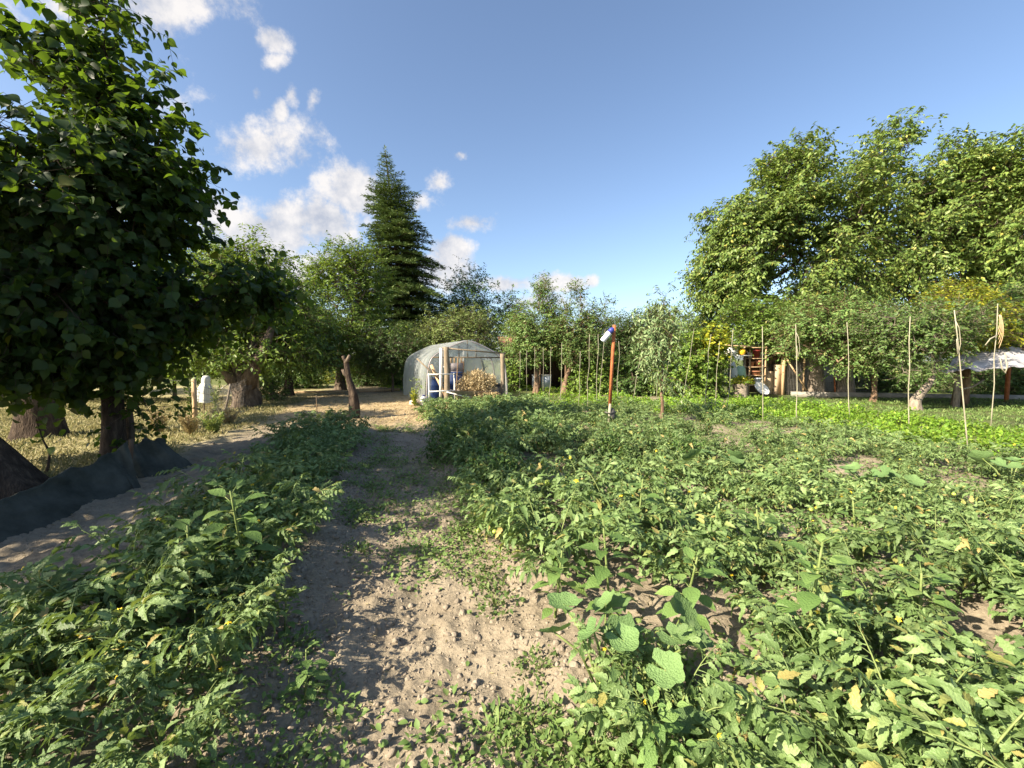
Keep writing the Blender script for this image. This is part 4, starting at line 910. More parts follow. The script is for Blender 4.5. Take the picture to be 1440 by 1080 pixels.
def wframe():
    o = thing('wooden_frame', 'white-painted slim wooden frame leaning at the left porch post', 'frame', GH(.34, -.85, 0), GH_ANG + .1)
    for x in (-.38, .52):
        m2 = MB(); beam(m2, (x, 0, -.03), (x, .06, 1.12), .04, .03); m2.build('upright', M['white_paint'], o)
    for z in (.52, 1.09):
        m2 = MB(); beam(m2, (-.38, z * .05 - .03, z), (.52, z * .05 - .03, z), .03, .04); m2.build('crossbar', M['white_paint'], o)
wframe()
for lab, p0, p1, w, mt in (('long grey pole slanting out through the left front of the greenhouse', (-.32, -.25, 1.62), (.62, -.3, .72), .07, 'wood_grey'), ('brown plank leaning behind the white wooden frame', (.20, -.1, 1.40), (.80, -.3, .0), .10, 'wood_warm'), ('thin dark stick leaning beside the left porch post', (1.14, -.2, 1.5), (1.0, -.35, 0), .045, 'wood_dark')):
    m2 = MB(); a0, a1 = GH(*p0), GH(*p1); mid = (a0 + a1) / 2; beam(m2, a0 - a0, a1 - a0, w, w * .6); o = m2.build('leaning_plank' if 'plank' in lab else 'leaning_stick', M[mt]); o.location = a0; tag(o, lab, 'plank' if 'plank' in lab else 'stick')
pn = thing('metal_pan', 'white enamel pan lying in front of the wheelbarrow', 'pan', GH(1.80, -1.2, .10)); m2 = MB(); lathe(m2, [(.02, 0), (.2, 0), (.27, .08), (.26, .085), (.19, .012), (.02, .012)], 20); m2.build('bowl', M['white_paint'], pn, smooth=True)
m2 = MB(); tube(m2, [(.27, 0, .08), (.36, 0, .09), (.36, .05, .09), (.27, .05, .08)], .01, 5); m2.build('handle', M['white_paint'], pn)
m2 = MB(); V = ICO2[0] * np.array([.2, .16, .14]); V = V * (1 + .18 * vnoise(V[:, 0] * 12 + 30, V[:, 1] * 12 + 30)[:, None]); m2.add(V, ICO2[1]); o = m2.build('field_stone', M['stone'], smooth=True); o.location = GH(-.42, -.3, .10); tag(o, 'pinkish rounded stone lying at the left corner of the greenhouse', 'stone')
o = thing('white_canister', 'white plastic canister by the left corner of the greenhouse', 'canister', GH(-.12, -.35, 0)); m2 = MB(); lathe(m2, [(.02, 0), (.10, 0), (.11, .04), (.11, .26), (.06, .32), (.04, .33), (.02, .33)], 14); m2.build('body', M['white_paint'], o, smooth=True)
m2 = MB(); lathe(m2, [(.01, .33), (.045, .33), (.045, .37), (.01, .37)], 12); m2.build('lid', M['blue_cap'], o)
bx = thing('storage_bin', 'dark bin in the right front of the greenhouse behind the dried plants', 'bin', GH(2.72, .35, -.02), GH_ANG); m2 = MB(); box(m2, (0, 0, .32), (.55, .5, .64)); m2.build('body', M['dark_metal'], bx); m2 = MB(); box(m2, (0, 0, .665), (.6, .55, .045)); m2.build('lid', M['dark_metal'], bx)
shrub('tomato_vine', 'green tomato vine growing inside the left front of the greenhouse', 608, 560, 16.0, [(606, 535, 10, 14, .25), (596, 545, 7, 14, .25)], 20, 121, 'olive_leaf', ll=.1, tl=.2, cat='plant', twigs=4, per=6, spread=.1)

# ================================================================== bean poles
POLES = [(1072, 459, 1073, 598), (1119, 456, 1121, 606), (1191, 453, 1196, 594), (1280, 445, 1279, 612), (1342, 436, 1363, 640), (1403, 427, 1393, 604), (1031, 462, 1021, 584), (1000, 470, 989, 588), (958, 462, 940, 560), (908, 460, 889, 566), (928, 458, 922, 570), (976, 462, 959, 566),
         (841, 470, 838, 576), (829, 470, 826, 580), (851, 463, 841, 572), (816, 494, 814, 578), (775, 488, 773, 566), (764, 488, 763, 560), (790, 482, 788, 574), (752, 488, 752, 560), (741, 492, 740, 558), (731, 494, 731, 560), (1012, 480, 1005, 580), (946, 470, 930, 562), (870, 480, 868, 570)]
PLAB = {1: 'pale bean pole with a hanging string loop in front of the shelter wire', 2: 'straight pale bean pole in front of the pear tree', 3: 'bean pole in front of the crooked pale-trunked fruit tree, its foot leaning forward', 4: 'long bean pole slanting across the left end of the tarp awning', 5: 'tall bean pole with a bundle of twine near its top at the right edge', 0: 'thin bean pole beside the dark-trunked small tree', 6: 'bean pole beside the white hutch', 7: 'bean pole rising through the yellow vine leaves'}
for k, (u0, v0, u1, v1) in enumerate(POLES):
    p1 = ground_at(u1, v1); Yd = p1[1] + 0.12 * ((k * 37) % 5 - 2) * .3; p0 = at(u0, v0, Yd)
    z0 = gz(p1[0], p1[1]) - .1; p1[2] = z0
    rr = np.random.default_rng(k + 300); L = p0 - p1
    pts = [p1 * 0 + L * s + np.array([rr.normal() * .012, rr.normal() * .012, 0]) * (0 < s < 1) for s in np.linspace(0, 1, 6)]
    root = thing('bean_pole', PLAB.get(k, 'thin pale cane standing in the cluster of bean poles left of the slender young tree'), 'pole', p1, 0, 'bean poles in the vegetable garden')
    if k in (8, 9, 10, 11, 23, 22): root['label'] = 'leaning pale bean cane around the slender young tree'
    if 16 <= k <= 21 : root['label'] = 'distant thin cane standing before the two fruit trees'
    m2 = MB(); r0 = .0105 if k < 6 else .0085; tube(m2, pts, np.linspace(r0, r0 * .75, 6), 7); m2.build('cane', M['cane'], root, smooth=True)
    if k in (1, 4):
        m2 = MB(); q = pts[-1] * .93; tube(m2, [q, q + np.array([.05, -.02, -.12]), q + np.array([.09, -.02, -.38]), q + np.array([.05, -.02, -.55]), q + np.array([.02, -.02, -.3])], .007, 5); m2.build('string', M['cane'], root, smooth=True)
    if k == 5:
        q = pts[-1]
        for s in range(5):
            m2 = MB(); a = np.linspace(0, 1, 9); ww = .03 + .012 * s; tube(m2, [q + np.array([.01 + ww * math.sin(PI * x) + .012 * s, -.03, -.25 - .06 * s * x - (.34 + .04 * s) * x]) for x in a], .006, 5); m2.build('twine', M['wood_warm'], root, smooth=True)
        m2 = MB(); tube(m2, [q + np.array([.0, -.03, -.7]), q + np.array([-.15, -.03, -.78]), q + np.array([-.25, -.03, -.92])], .012, 5); m2.build('twine', M['cane'], root, smooth=True)
        m2 = MB(); tube(m2, [q + np.array([.1, -.03, -1.2]), q + np.array([.16, -.03, -1.45]), q + np.array([.24, -.03, -1.55]), q + np.array([.27, -.03, -1.4]), q + np.array([.2, -.03, -1.1])], .014, 5); m2.build('twine', M['cane'], root, smooth=True)

# rusty post with bottle
p1 = ground_at(855, 612); Yd = p1[1]; p1[2] = gz(p1[0], p1[1]) - .1; p0 = at(864, 457, Yd)
root = thing('rusty_post', 'rust-red wooden post rising out of the bean bed', 'post', p1)
L = p0 - p1
m2 = MB(); beam(m2, L * .28, L, .062, .05); m2.build('post', M['rust'], root)
m2 = MB(); beam(m2, L * 0, L * .30 + np.array([0, -.015, 0]), .05, .04); m2.build('foot_stake', M['cane'], root)
m2 = MB(); q = L * .20; V = ICO2[0] * np.array([.07, .05, .14]) * (1 + .3 * vnoise(ICO2[0][:, 0] * 3 + 20, ICO2[0][:, 2] * 3)[:, None]); m2.add(V + q + np.array([.07, .02, 0]), ICO2[1]); tube(m2, [q + np.array([-.1, -.02, .06]), q + np.array([0, -.04, .03]), q + np.array([.15, 0, .06])], .016, 6); m2.build('rag', M['dark_metal'], root, smooth=True)
bt = at(856, 469, Yd - .07); o = thing('plastic_bottle', 'blue-white plastic bottle hung near the top of the rusty post', 'bottle', bt); o.rotation_euler = (.2, RAD(38), 0)
m2 = MB(); lathe(m2, [(.01, -.20), (.05, -.20), (.058, -.18), (.055, -.10), (.058, -.06), (.058, .02), (.03, .10), (.02, .12)], 14); m2.build('body', M['bottle'], o, smooth=True)
m2 = MB(); lathe(m2, [(.02, .05), (.06, .03), (.055, .10), (.022, .15), (.01, .15)], 14); m2.build('cap', M['blue_cap'], o, smooth=True)

# ================================================================== left: net, fence, cloth
def net(name, label, line, hts, seed):
    o = thing(name, label, 'shade net')
    P = np.array(line, float); n = 60; t = np.linspace(0, len(P) - 1, n)
    Q = np.stack([np.interp(t, np.arange(len(P)), P[:, c]) for c in (0, 1)], -1); Hh = np.interp(t, np.arange(len(P)), hts)
    for _ in range(6): Q[1:-1] = .25 * Q[:-2] + .5 * Q[1:-1] + .25 * Q[2:]; Hh[1:-1] = .25 * Hh[:-2] + .5 * Hh[1:-1] + .25 * Hh[2:]
    T = norm(np.gradient(Q, axis=0)); Nn = np.stack([T[:, 1], -T[:, 0]], -1)
    m = 16; V = []
    for side in (0, 1):
        for k in range(m):
            s = k / (m - 1)
            w = 0.30 * (1 - s) ** 1.8 + 0.05 * np.sin(t * 4 + seed + s * 4) * (1 - abs(2 * s - 1)) + .05 * vnoise(t * 5 + s * 3 + seed * 9, s * 2 + 0 * t) + .05 * vnoise(t * 12 + s * 7, s * 1.5 + 0 * t + 9) * s
            bulge = w[:, None] * Nn
            z = gz(Q[:, 0] + bulge[:, 0], Q[:, 1] + bulge[:, 1]) - .02 + Hh * s + .015 * np.sin(t * 9 + seed) * s
            V.append(np.stack([Q[:, 0] + bulge[:, 0] - Nn[:, 0] * .012 * side, Q[:, 1] + bulge[:, 1] - Nn[:, 1] * .012 * side, z], -1))
    V = np.concatenate(V); mb = MB()
    i, j = np.meshgrid(np.arange(m - 1), np.arange(n - 1), indexing='ij'); q = np.stack([i * n + j, i * n + j + 1, (i + 1) * n + j + 1, (i + 1) * n + j], -1).reshape(-1, 4)
    j2 = np.arange(n - 1); topq = np.stack([(m - 1) * n + j2, (m - 1) * n + j2 + 1, (2 * m - 1) * n + j2 + 1, (2 * m - 1) * n + j2], -1)
    mb.add(V, [q, q[:, ::-1] + m * n, topq]); mb.build('net_sheet', M['net'], o, smooth=True)
    return o
g0 = [ground_at(*p)[:2] for p in ((-120, 800), (0, 752), (90, 712), (165, 688), (184, 684))]
no = net('shade_net', 'long black shade net sagging along the lawn edge below the slim trunk', g0, [.28, .31, .35, .44, .56], 1)
g0 = [ground_at(*p)[:2] for p in ((184, 672), (205, 668), (232, 662), (246, 655))]
net('shade_net', 'short bunched end of black netting draped over a stake, right of the slim trunk', g0, [.34, .52, .48, .22], 4)
def stake(name, label, cat, u0, v0, u1, v1, w, mat, tilt=0, part='shaft', group=None):
    p1 = ground_at(u1, v1); p0 = at(u0, v0, p1[1]); zz = gz(p1[0], p1[1]) - .08; p1[2] = zz
    o = thing(name, label, cat, p1, 0, group); m2 = MB()
    L = p0 - p1; pts = [L * s + np.array([.3 * w * math.sin(7 * s + u0), 0, 0]) for s in np.linspace(0, 1, 6)]
    tube(m2, pts, np.linspace(w, w * .85, 6), 9); m2.build(part, M[mat], o, smooth=True)
    return o, L, p1
stake('white_pipe', 'short white plastic pipe standing beside the slim trunk', 'pipe', 148, 616, 150, 648, .022, 'white_paint')
stake('net_stake', 'dark stake holding up the end of the shade net', 'stake', 184, 618, 182, 680, .03, 'wood_dark')
stake('thin_stake', 'thin pink-grey stake stuck in the ground left of the pruned stump', 'stake', 445, 556, 446, 592, .014, 'wood_warm')
# fence
def fence():
    ps = [(272, 533, 274, 606, .05, 'wood_warm'), (324, 540, 315, 580, .035, 'bark_grey'), (360, 519, 361, 568, .085, 'wood_warm')]
    base = ground_at(274, 606); o = thing('wire_fence', 'sagging wire fence on crooked wooden posts between lawn and dry soil', 'fence', (base[0], base[1], 0))
    tops = []
    for (u0, v0, u1, v1, w, mt) in ps:
        p1 = ground_at(u1, v1); p0 = at(u0, v0, p1[1]); p1[2] = gz(p1[0], p1[1]) - .1
        m2 = MB(); off = np.array([base[0], base[1], 0]); tube(m2, [p1 - off, (p0 + p1) / 2 - off + np.array([w * .3, 0, 0]), p0 - off], [w, w * .95, w * .85], 9); m2.build('post', M[mt], o, smooth=True); tops.append((p1 - off, p0 - off))
    for a, b_ in zip(tops[:-1], tops[1:]):
        m2 = MB(); nw = 7
        for k in range(nw):
            f = .12 + .8 * k / (nw - 1)
            A = a[0] + (a[1] - a[0]) * f; B = b_[0] + (b_[1] - b_[0]) * f
            s = np.linspace(0, 1, 9); tube(m2, [A + (B - A) * x - np.array([0, 0, .10 * math.sin(PI * x)]) for x in s], .005, 3, cap=False)
        for k in range(22):
            x = (k + .5) / 22; A = a[0] + (b_[0] - a[0]) * x; B = a[1] + (b_[1] - a[1]) * x - np.array([0, 0, .10 * math.sin(PI * x)]); tube(m2, [A + np.array([0, 0, .08]), B], .004, 3, cap=False)
        m2.build('wire_mesh', M['wire'], o)
    # slack wire strung back to the slim trunk
    end = at(85, 528, 6.3) - np.array([base[0], base[1], 0]); tr_ = at(166, 532, 6.55) - np.array([base[0], base[1], 0])
    m2 = MB(); tube(m2, [end, (end + tr_) / 2 - np.array([0, 0, .05]), tr_, tops[0][1] + np.array([0, 0, -.05])], .006, 4, cap=False); m2.build('slack_wire', M['cane'], o)
fence()
def cloth():
    p = ground_at(287, 578); p[2] = gz(p[0], p[1]); o = thing('draped_cloth', 'white cloth draped over a stake like a hooded figure, beside the wire fence', 'cloth', p, sc=.86)
    fold = lambda i, th: 1 + .14 * np.sin(th * 5 + i * .25) * np.minimum(i / 6, 1) + .05 * np.sin(th * 11)
    pf = np.array([(.02, 1.30), (.09, 1.29), (.13, 1.22), (.14, 1.12), (.13, 1.02), (.19, .92), (.22, .78), (.20, .65), (.22, .5), (.24, .36), (.23, .34)][::-1]); tq = np.linspace(0, len(pf) - 1, 46); pf = np.stack([np.interp(tq, np.arange(len(pf)), pf[:, c]) for c in (0, 1)], -1)
    for _ in range(4): pf[1:-1] = .25 * pf[:-2] + .5 * pf[1:-1] + .25 * pf[2:]
    m2 = MB(); lathe(m2, pf, 40, fold=lambda i, th: 1 + (.14 * np.sin(th * 5 + i * .07) + .05 * np.sin(th * 11 + i * .05)) * np.clip((40 - i) / 20, 0, 1)); ob = m2.build('cloth', M['white_cloth'], o, smooth=True); ob.rotation_euler = (0, RAD(6), 0)
    m2 = MB(); tube(m2, [(0, 0, -.1), (.02, 0, .6), (.06, 0, 1.25)], .03, 8); m2.build('stake', M['wood_grey'], o)
cloth()
p = at(314, 545, 14.6); m2 = MB(); beam(m2, (-.2, 0, -.13), (.2, 0, .13), .07, .02); o = m2.build('white_board', M['white_paint']); o.location = p; tag(o, 'short white board wedged slanting in the wire fence', 'board')
# planks edging the far bed
for k, (ua, va, ub, vb, lab) in enumerate(((368, 553, 485, 551, 'weathered edging board on the soil from the thick walnut to the stump'), (505, 551, 562, 548, 'weathered edging board between the stump and the greenhouse'))):
    a_, b_ = ground_at(ua, va), ground_at(ub, vb); a_[2] = gz(a_[0], a_[1]) + .06; b_[2] = gz(b_[0], b_[1]) + .06
    m2 = MB(); beam(m2, a_ * 0, b_ - a_, .05, .14); o = m2.build('edging_board', M['wood_warm']); o.location = a_; tag(o, lab, 'board')

# ================================================================== right: shelter, shelf, hutch, awning
YS = 19.0
def up(u, v, Y=YS): return at(u, v, Y)
def hutch():
    p = up(1037, 558, 18.6); p[2] = float(gz(p[0], p[1])); o = thing('white_hutch', 'white wooden hutch box with a flat board roof on a post', 'hutch', p, .1)
    z = at(1037, 500, 18.6)[2]
    for x in (-.35, .35):
        m2 = MB(); beam(m2, (x, .1, -.1), (x, .1, z), .08, .08); m2.build('post', M['wood_grey'], o)
    m2 = MB(); box(m2, (0, .05, z), (1.0, .5, .04)); m2.build('floor_board', M['white_paint'], o)
    m2 = MB(); box(m2, (-.33, .05, z + .22), (.36, .44, .38)); m2.build('box', M['white_paint'], o)
    m2 = MB(); box(m2, (.1, .26, z + .22), (.5, .03, .38)); m2.build('back_panel', M['wood_dark'], o)
    m2 = MB(); box(m2, (-.02, .05, z + .43), (1.2, .6, .035), frames(np.array([[0, 1, .08]]), np.array([[.05, 0, 1]]))[0]); m2.build('roof', M['wood_warm'], o)
    m2 = MB(); m2.add(ICO2[0] * .15, ICO2[1]); y = m2.build('yellow_ball', M['yellow'], smooth=True); y.location = p + np.array([.12, -.02, z + .17]); tag(y, 'bright yellow ball lying inside the white hutch', 'ball')
hutch()
def shelf():
    p = up(1060, 556, 19); p[2] = float(gz(p[0], p[1])); o = thing('tool_shelf', 'open wooden shelf stacked with clutter left of the plywood panel', 'shelf', p, .05)
    for x in (-.36, .36):
        for y in (-.2, .2):
            m2 = MB(); beam(m2, (x, y, -.05), (x, y, 2.15), .05, .05); m2.build('post', M['wood_warm'], o)
    for z in (.45, .88, 1.25, 1.62, 2.1):
        m2 = MB(); box(m2, (0, 0, z), (.84, .5, .035)); m2.build('board', M['wood_warm'], o)
    m2 = MB(); box(m2, (0, .23, 1.1), (.72, .02, 2.0)); m2.build('back_panel', M['wood_dark'], o)
    r = np.random.default_rng(8)
    def pot(name, label, x, z, rr, h, mt, cat):
        q = thing(name, label, cat, p + np.array([x, -.08, z])); m3 = MB(); lathe(m3, [(.01, 0), (rr * .75, 0), (rr * .95, h * .8), (rr * 1.1, h * .82), (rr * 1.1, h), (rr * .9, h), (rr * .85, h * .85), (.01, h * .8)], 14); m3.build('pot_body', M[mt], q, smooth=True)
    pot('clay_pot', 'large dark red pot on the upper board of the tool shelf', -.05, 1.64, .2, .36, 'red', 'pot')
    pot('clay_pot', 'clay pot at the left of the shelf board below the red pot', -.2, 1.27, .12, .22, 'terracotta', 'pot')
    pot('clay_pot', 'clay pot at the right of the shelf board below the red pot', .12, 1.27, .14, .26, 'terracotta', 'pot')
    pot('white_tub', 'white tub on the left end of the tool shelf', -.27, 1.64, .1, .24, 'white_paint', 'tub')
    pot('clay_pot', 'low brown bowl on the third shelf board from the top', 0, .90, .2, .18, 'terracotta', 'bowl')
    pot('white_tub', 'pale bucket on the lowest board of the tool shelf', .1, .47, .16, .3, 'bottle', 'bucket')
shelf()
def clutter():
    p = up(1036, 548, 18.0)
    p[2] = float(gz(p[0], p[1]))
    o = thing('stump_planter', 'short pale log standing upright as a planter in front of the hutch', 'planter', up(1041, 566, 17.2) * [1, 1, 0]); m2 = MB(); taper_trunk(m2, [(0, 0, -.1), (.02, 0, .3), (-.03, 0, .62)], [.27, .25, .27], 1.1, 14, 3, .12); m2.build('log', M['bark_grey'], o, smooth=True)
    r = np.random.default_rng(4); n = 320; d = norm(r.standard_normal((n, 3))); d[:, 2] = np.abs(d[:, 2]); lm = MB()
    add_inst(lm, WIDE, d * np.array([.5, .4, .28]) * r.random((n, 1)) ** .4 + [0, 0, .62], frames(d + r.standard_normal((n, 3)) * .5, d * .4 + [0, 0, 1]), r.uniform(.08, .15, n)); lm.build('planting', M['yellow_leaf'], o)
    bag = thing('plastic_bag', 'pale green plastic sack hanging under the white hutch', 'sack', up(1041, 545, 18.0)); m2 = MB(); V = ICO2[0] * np.array([.25, .18, .42]); V *= (1 + .35 * vnoise(V[:, 0] * 7 + 9, V[:, 2] * 7 + 9)[:, None]); m2.add(V + [0, 0, .55], ICO2[1]); m2.build('sack_body', M['green_plastic'], bag, smooth=True)
    bag = thing('plastic_bag', 'crumpled white sack hanging left of the green sack', 'sack', up(1031, 545, 18.0)); m2 = MB(); V = ICO2[0] * np.array([.16, .14, .45]); V *= (1 + .4 * vnoise(V[:, 0] * 9 + 4, V[:, 2] * 9 + 9)[:, None]); m2.add(V + [0, 0, .65], ICO2[1]); m2.build('sack_body', M['white_cloth'], bag, smooth=True)
    c2 = thing('enamel_basin', 'white basin tilted on the ground at the foot of the tool shelf', 'basin', up(1068, 560, 17.8) * [1, 1, 0] + [0, 0, .3]); c2.rotation_euler = (RAD(50), 0, .3); m2 = MB(); lathe(m2, [(.01, 0), (.2, 0), (.32, .14), (.34, .15), (.31, .15), (.19, .02), (.01, .02)], 18); m2.build('bowl', M['white_paint'], c2, smooth=True)
clutter()
def shelter():
    p = up(1098, 557, 19.2); p[2] = float(gz(p[0], p[1])); o = thing('wire_shelter', 'low wooden shelter with plywood panels, diagonal brace and wire-netted side', 'shelter', p)
    k = 19.2 / F_PX
    def q(u, v, dy=0): return np.array([(u - 1098) * k, dy, at(u, v, 19.2)[2] - p[2]])
    def panel(u0, u1, v0, v1, dy, mt='plywood'):
        a_, b_ = q(u0, v1, dy), q(u1, v0, dy); m2 = MB(); box(m2, (a_ + b_) / 2, (abs(b_[0] - a_[0]), .03, abs(b_[2] - a_[2]))); m2.build('plywood_panel', M[mt], o)
    panel(1073, 1085, 522, 560, -.05); panel(1087, 1097, 513, 560, 0)
    panel(1086, 1102, 497, 512, .3, 'wood_dark')
    for (u0, v0, u1, v1, w) in ((1099, 497, 1099, 562, .11), (1128, 503, 1128, 558, .06), (1230, 505, 1230, 556, .06)):
        m2 = MB(); beam(m2, q(u1, v1, -.06), q(u0, v0, -.06), w, w); m2.build('post', M['wood_warm'], o)
    m2 = MB(); beam(m2, q(1101, 504, -.14), q(1125, 548, -.4), .09, .05); m2.build('brace', M['wood_warm'], o)
    m2 = MB(); beam(m2, q(1087, 497, -.1), q(1112, 495, -.1), .45, .06); m2.build('roof_board', M['wood_warm'], o)
    # netting
    m2 = MB(); u0, u1, v0, v1 = 1100, 1230, 503, 556
    for s in np.linspace(0, 1, 60):
        tube(m2, [q(u0 + (u1 - u0) * s, v0), q(u0 + (u1 - u0) * s, v1)], .006, 3, cap=False)
    for s in np.linspace(0, 1, 22): tube(m2, [q(u0, v0 + (v1 - v0) * s), q((u0 + u1) / 2, v0 + 2 + (v1 - v0) * s), q(u1, v0 + (v1 - v0) * s)], .006, 3, cap=False)
    m2.build('wire_netting', M['wire'], o)
    bk = MB(); a_, b_ = q(1100, 556, 2.2), q(1235, 503, 2.2); box(bk, (a_ + b_) / 2, (abs(b_[0] - a_[0]) + .8, .1, 1.9)); bk.build('back_wall', M['plaster'], o)
    rf = MB(); a_, b_ = q(1098, 499, 0), q(1235, 500, 0); mid = (a_ + b_) / 2; box(rf, mid + [0, 1.2, .25], (abs(b_[0] - a_[0]) + 1, 2.4, .06), frames(np.array([[0, 1, .18]]), np.array([[0, 0, 1.0]]))[0]); rf.build('roof', M['wood_dark'], o)
shelter()
for (u, lab, s) in ((1146, 'pale trunk wrapped in grey cloth behind the netting, the left one', 1), (1186, 'pale trunk wrapped in grey cloth behind the netting, the right one', 2)):
    b = up(u, 560, 19.0 if s == 1 else 18.7) * [1, 1, 0]
    o = thing('wrapped_trunk', lab, 'trunk', b); m2 = MB(); taper_trunk(m2, [(.1, 0, -.1), (.05, 0, .6), (0, 0, 1.2), (0, 0, 2.6)], [.33, .28, .25, .2], 1.2, 14, s, .2); m2.build('wrapping', M['bark_grey'], o, smooth=True)
stake('iron_stake', 'orange-rusted iron stake before the netting, under the pear tree', 'stake', 1174, 528, 1174, 556, .035, 'rust')
a_, b_ = ground_at(1112, 556), ground_at(1500, 563); a_[2] = b_[2] = .05
m2 = MB(); beam(m2, a_ * 0, b_ - a_, .18, .24); o = m2.build('concrete_kerb', M['concrete']); o.location = a_; tag(o, 'low pale concrete kerb running below the shelter and awning', 'kerb')
def awning():
    p = ground_at(1390, 572); p[2] = float(gz(p[0], p[1])); o = thing('tarp_awning', 'crumpled grey-white tarp awning on posts at the right edge', 'awning', p)
    Yf, Yb = 13.6, 15.6; nu, nv = 46, 18; V = []
    for side in (0, 1):
        for a in range(nv):
            for c in range(nu):
                s, t_ = c / (nu - 1), a / (nv - 1)
                uf = 1316 + (1500 - 1316) * s; vf = 523 - 10 * s + 1.5 * math.sin(s * 17)
                ub = 1345 + (1500 - 1345) * s; vb = 496 - 12 * s + 4 * math.sin(s * 9 + 1)
                F0 = at(uf, vf, Yf); B0 = at(ub, vb, Yb)
                q = F0 + (B0 - F0) * t_
                q = q + np.array([0, 0, -.10 * math.sin(PI * t_) + .16 * float(vnoise(s * 9 + 3, t_ * 3)) + .07 * float(vnoise(s * 26, t_ * 7 + 4)) + .035 * float(vnoise(s * 60, t_ * 16 + 4))])
                V.append(q - p - np.array([0, 0, .012 * side]))
    m2 = MB(); i, j = np.meshgrid(np.arange(nv - 1), np.arange(nu - 1), indexing='ij'); q = np.stack([i * nu + j, i * nu + j + 1, (i + 1) * nu + j + 1, (i + 1) * nu + j], -1).reshape(-1, 4)
    m2.add(V, [q, q[:, ::-1] + nu * nv]); m2.build('tarp', M['tarp'], o, smooth=True)
    for (u, v0, v1, Y, w, mt) in ((1421, 478, 556, 16.2, .075, 'rust'), (1360, 514, 558, 15.2, .10, 'bark_warm'), (1347, 520, 558, 14.6, .09, 'bark_grey'), (1470, 508, 575, 13.7, .08, 'rust')):
        p0 = at(u, v0, Y); m2 = MB(); q1 = np.array([p0[0] - p[0], p0[1] - p[1], -.15]); tube(m2, [q1, (q1 + p0 - p) / 2 + [.02, 0, 0], p0 - p], [w * 1.1, w, w * .95], 10) if mt != 'rust' else beam(m2, q1, p0 - p, w * 1.6, w); m2.build('pole', M[mt], o)
awning()
m2 = MB(); p = at(1372, 548, 14.2); tube(m2, [(-.5, 0, 0), (-.1, 0, .10), (.25, 0, .33)], .03, 7); o = m2.build('cut_branch', M['bark_grey'], smooth=True); o.location = p; tag(o, 'bare grey branch lying under the left end of the awning', 'branch')

def shed():
    p = at(770, 545, 23.5); p[2] = 0; o = thing('garden_shed', 'low dark garden shed with a brown tiled roof behind the fruit trees', 'shed', p, .1)
    m2 = MB()
    box(m2, (0, 1.6, 1.1), (4.4, .1, 2.3)); box(m2, (-2.2, .8, 1.1), (.1, 1.5, 2.3)); box(m2, (2.2, .8, 1.1), (.1, 1.5, 2.3)); m2.build('wall', M['wood_dark'], o)
    m2 = MB(); box(m2, (0, .6, 2.45), (5.2, 3.2, .1), frames(np.array([[0, 1, .28]]), np.array([[0, 0, 1.0]]))[0]); m2.build('roof', M['roof_tile'], o)
    for x in (-2.1, -.5, .9, 2.1):
        m2 = MB(); beam(m2, (x, -.5, -.1), (x, -.5, 2.0), .1, .1); m2.build('post', M['wood_dark'], o)
    b2 = thing('storage_box', 'pale grey storage box inside the open garden shed', 'box', p + np.array([-.35, -.15, 0])); m2 = MB(); box(m2, (0, 0, .35), (1.0, .6, .7)); m2.build('body', M['bottle'], b2); m2 = MB(); box(m2, (0, 0, .725), (1.06, .66, .05)); m2.build('lid', M['white_paint'], b2)
shed()
def house():
    p = at(405, 540, 55); p[2] = 0; o = thing('distant_house', 'distant pale house with a tiled roof glimpsed between the trees on the left', 'house', p, .2)
    m2 = MB(); box(m2, (0, 2, 3), (9, 6, 6.4)); m2.build('wall', M['plaster'], o)
    m2 = MB(); V = np.array([(-5, -1.5, 6.2), (5, -1.5, 6.2), (5, 5.5, 6.2), (-5, 5.5, 6.2), (-5, 2, 8.3), (5, 2, 8.3)], float); m2.add(V, [np.array([(0, 1, 5, 4), (2, 3, 4, 5), (3, 2, 1, 0)]), np.array([(0, 4, 3), (1, 2, 5)])]); m2.build('roof', M['roof_tile'], o)
    for x in (-2.5, 2.5):
        m2 = MB(); box(m2, (x, -1.03, 4.2), (1.1, .06, 1.4)); m2.build('window', M['dark_metal'], o)
house()
# ================================================================== vegetables
def stem_curve(r, az, Rm, Hm, n, droopy):
    s = np.linspace(0, 1, n); wig = r.normal(0, .25)
    a = az + wig * s
    rad = Rm * s ** 0.85
    z = Hm * (1.75 * s - droopy * s * s)
    return np.stack([rad * np.cos(a), rad * np.sin(a), z], -1)

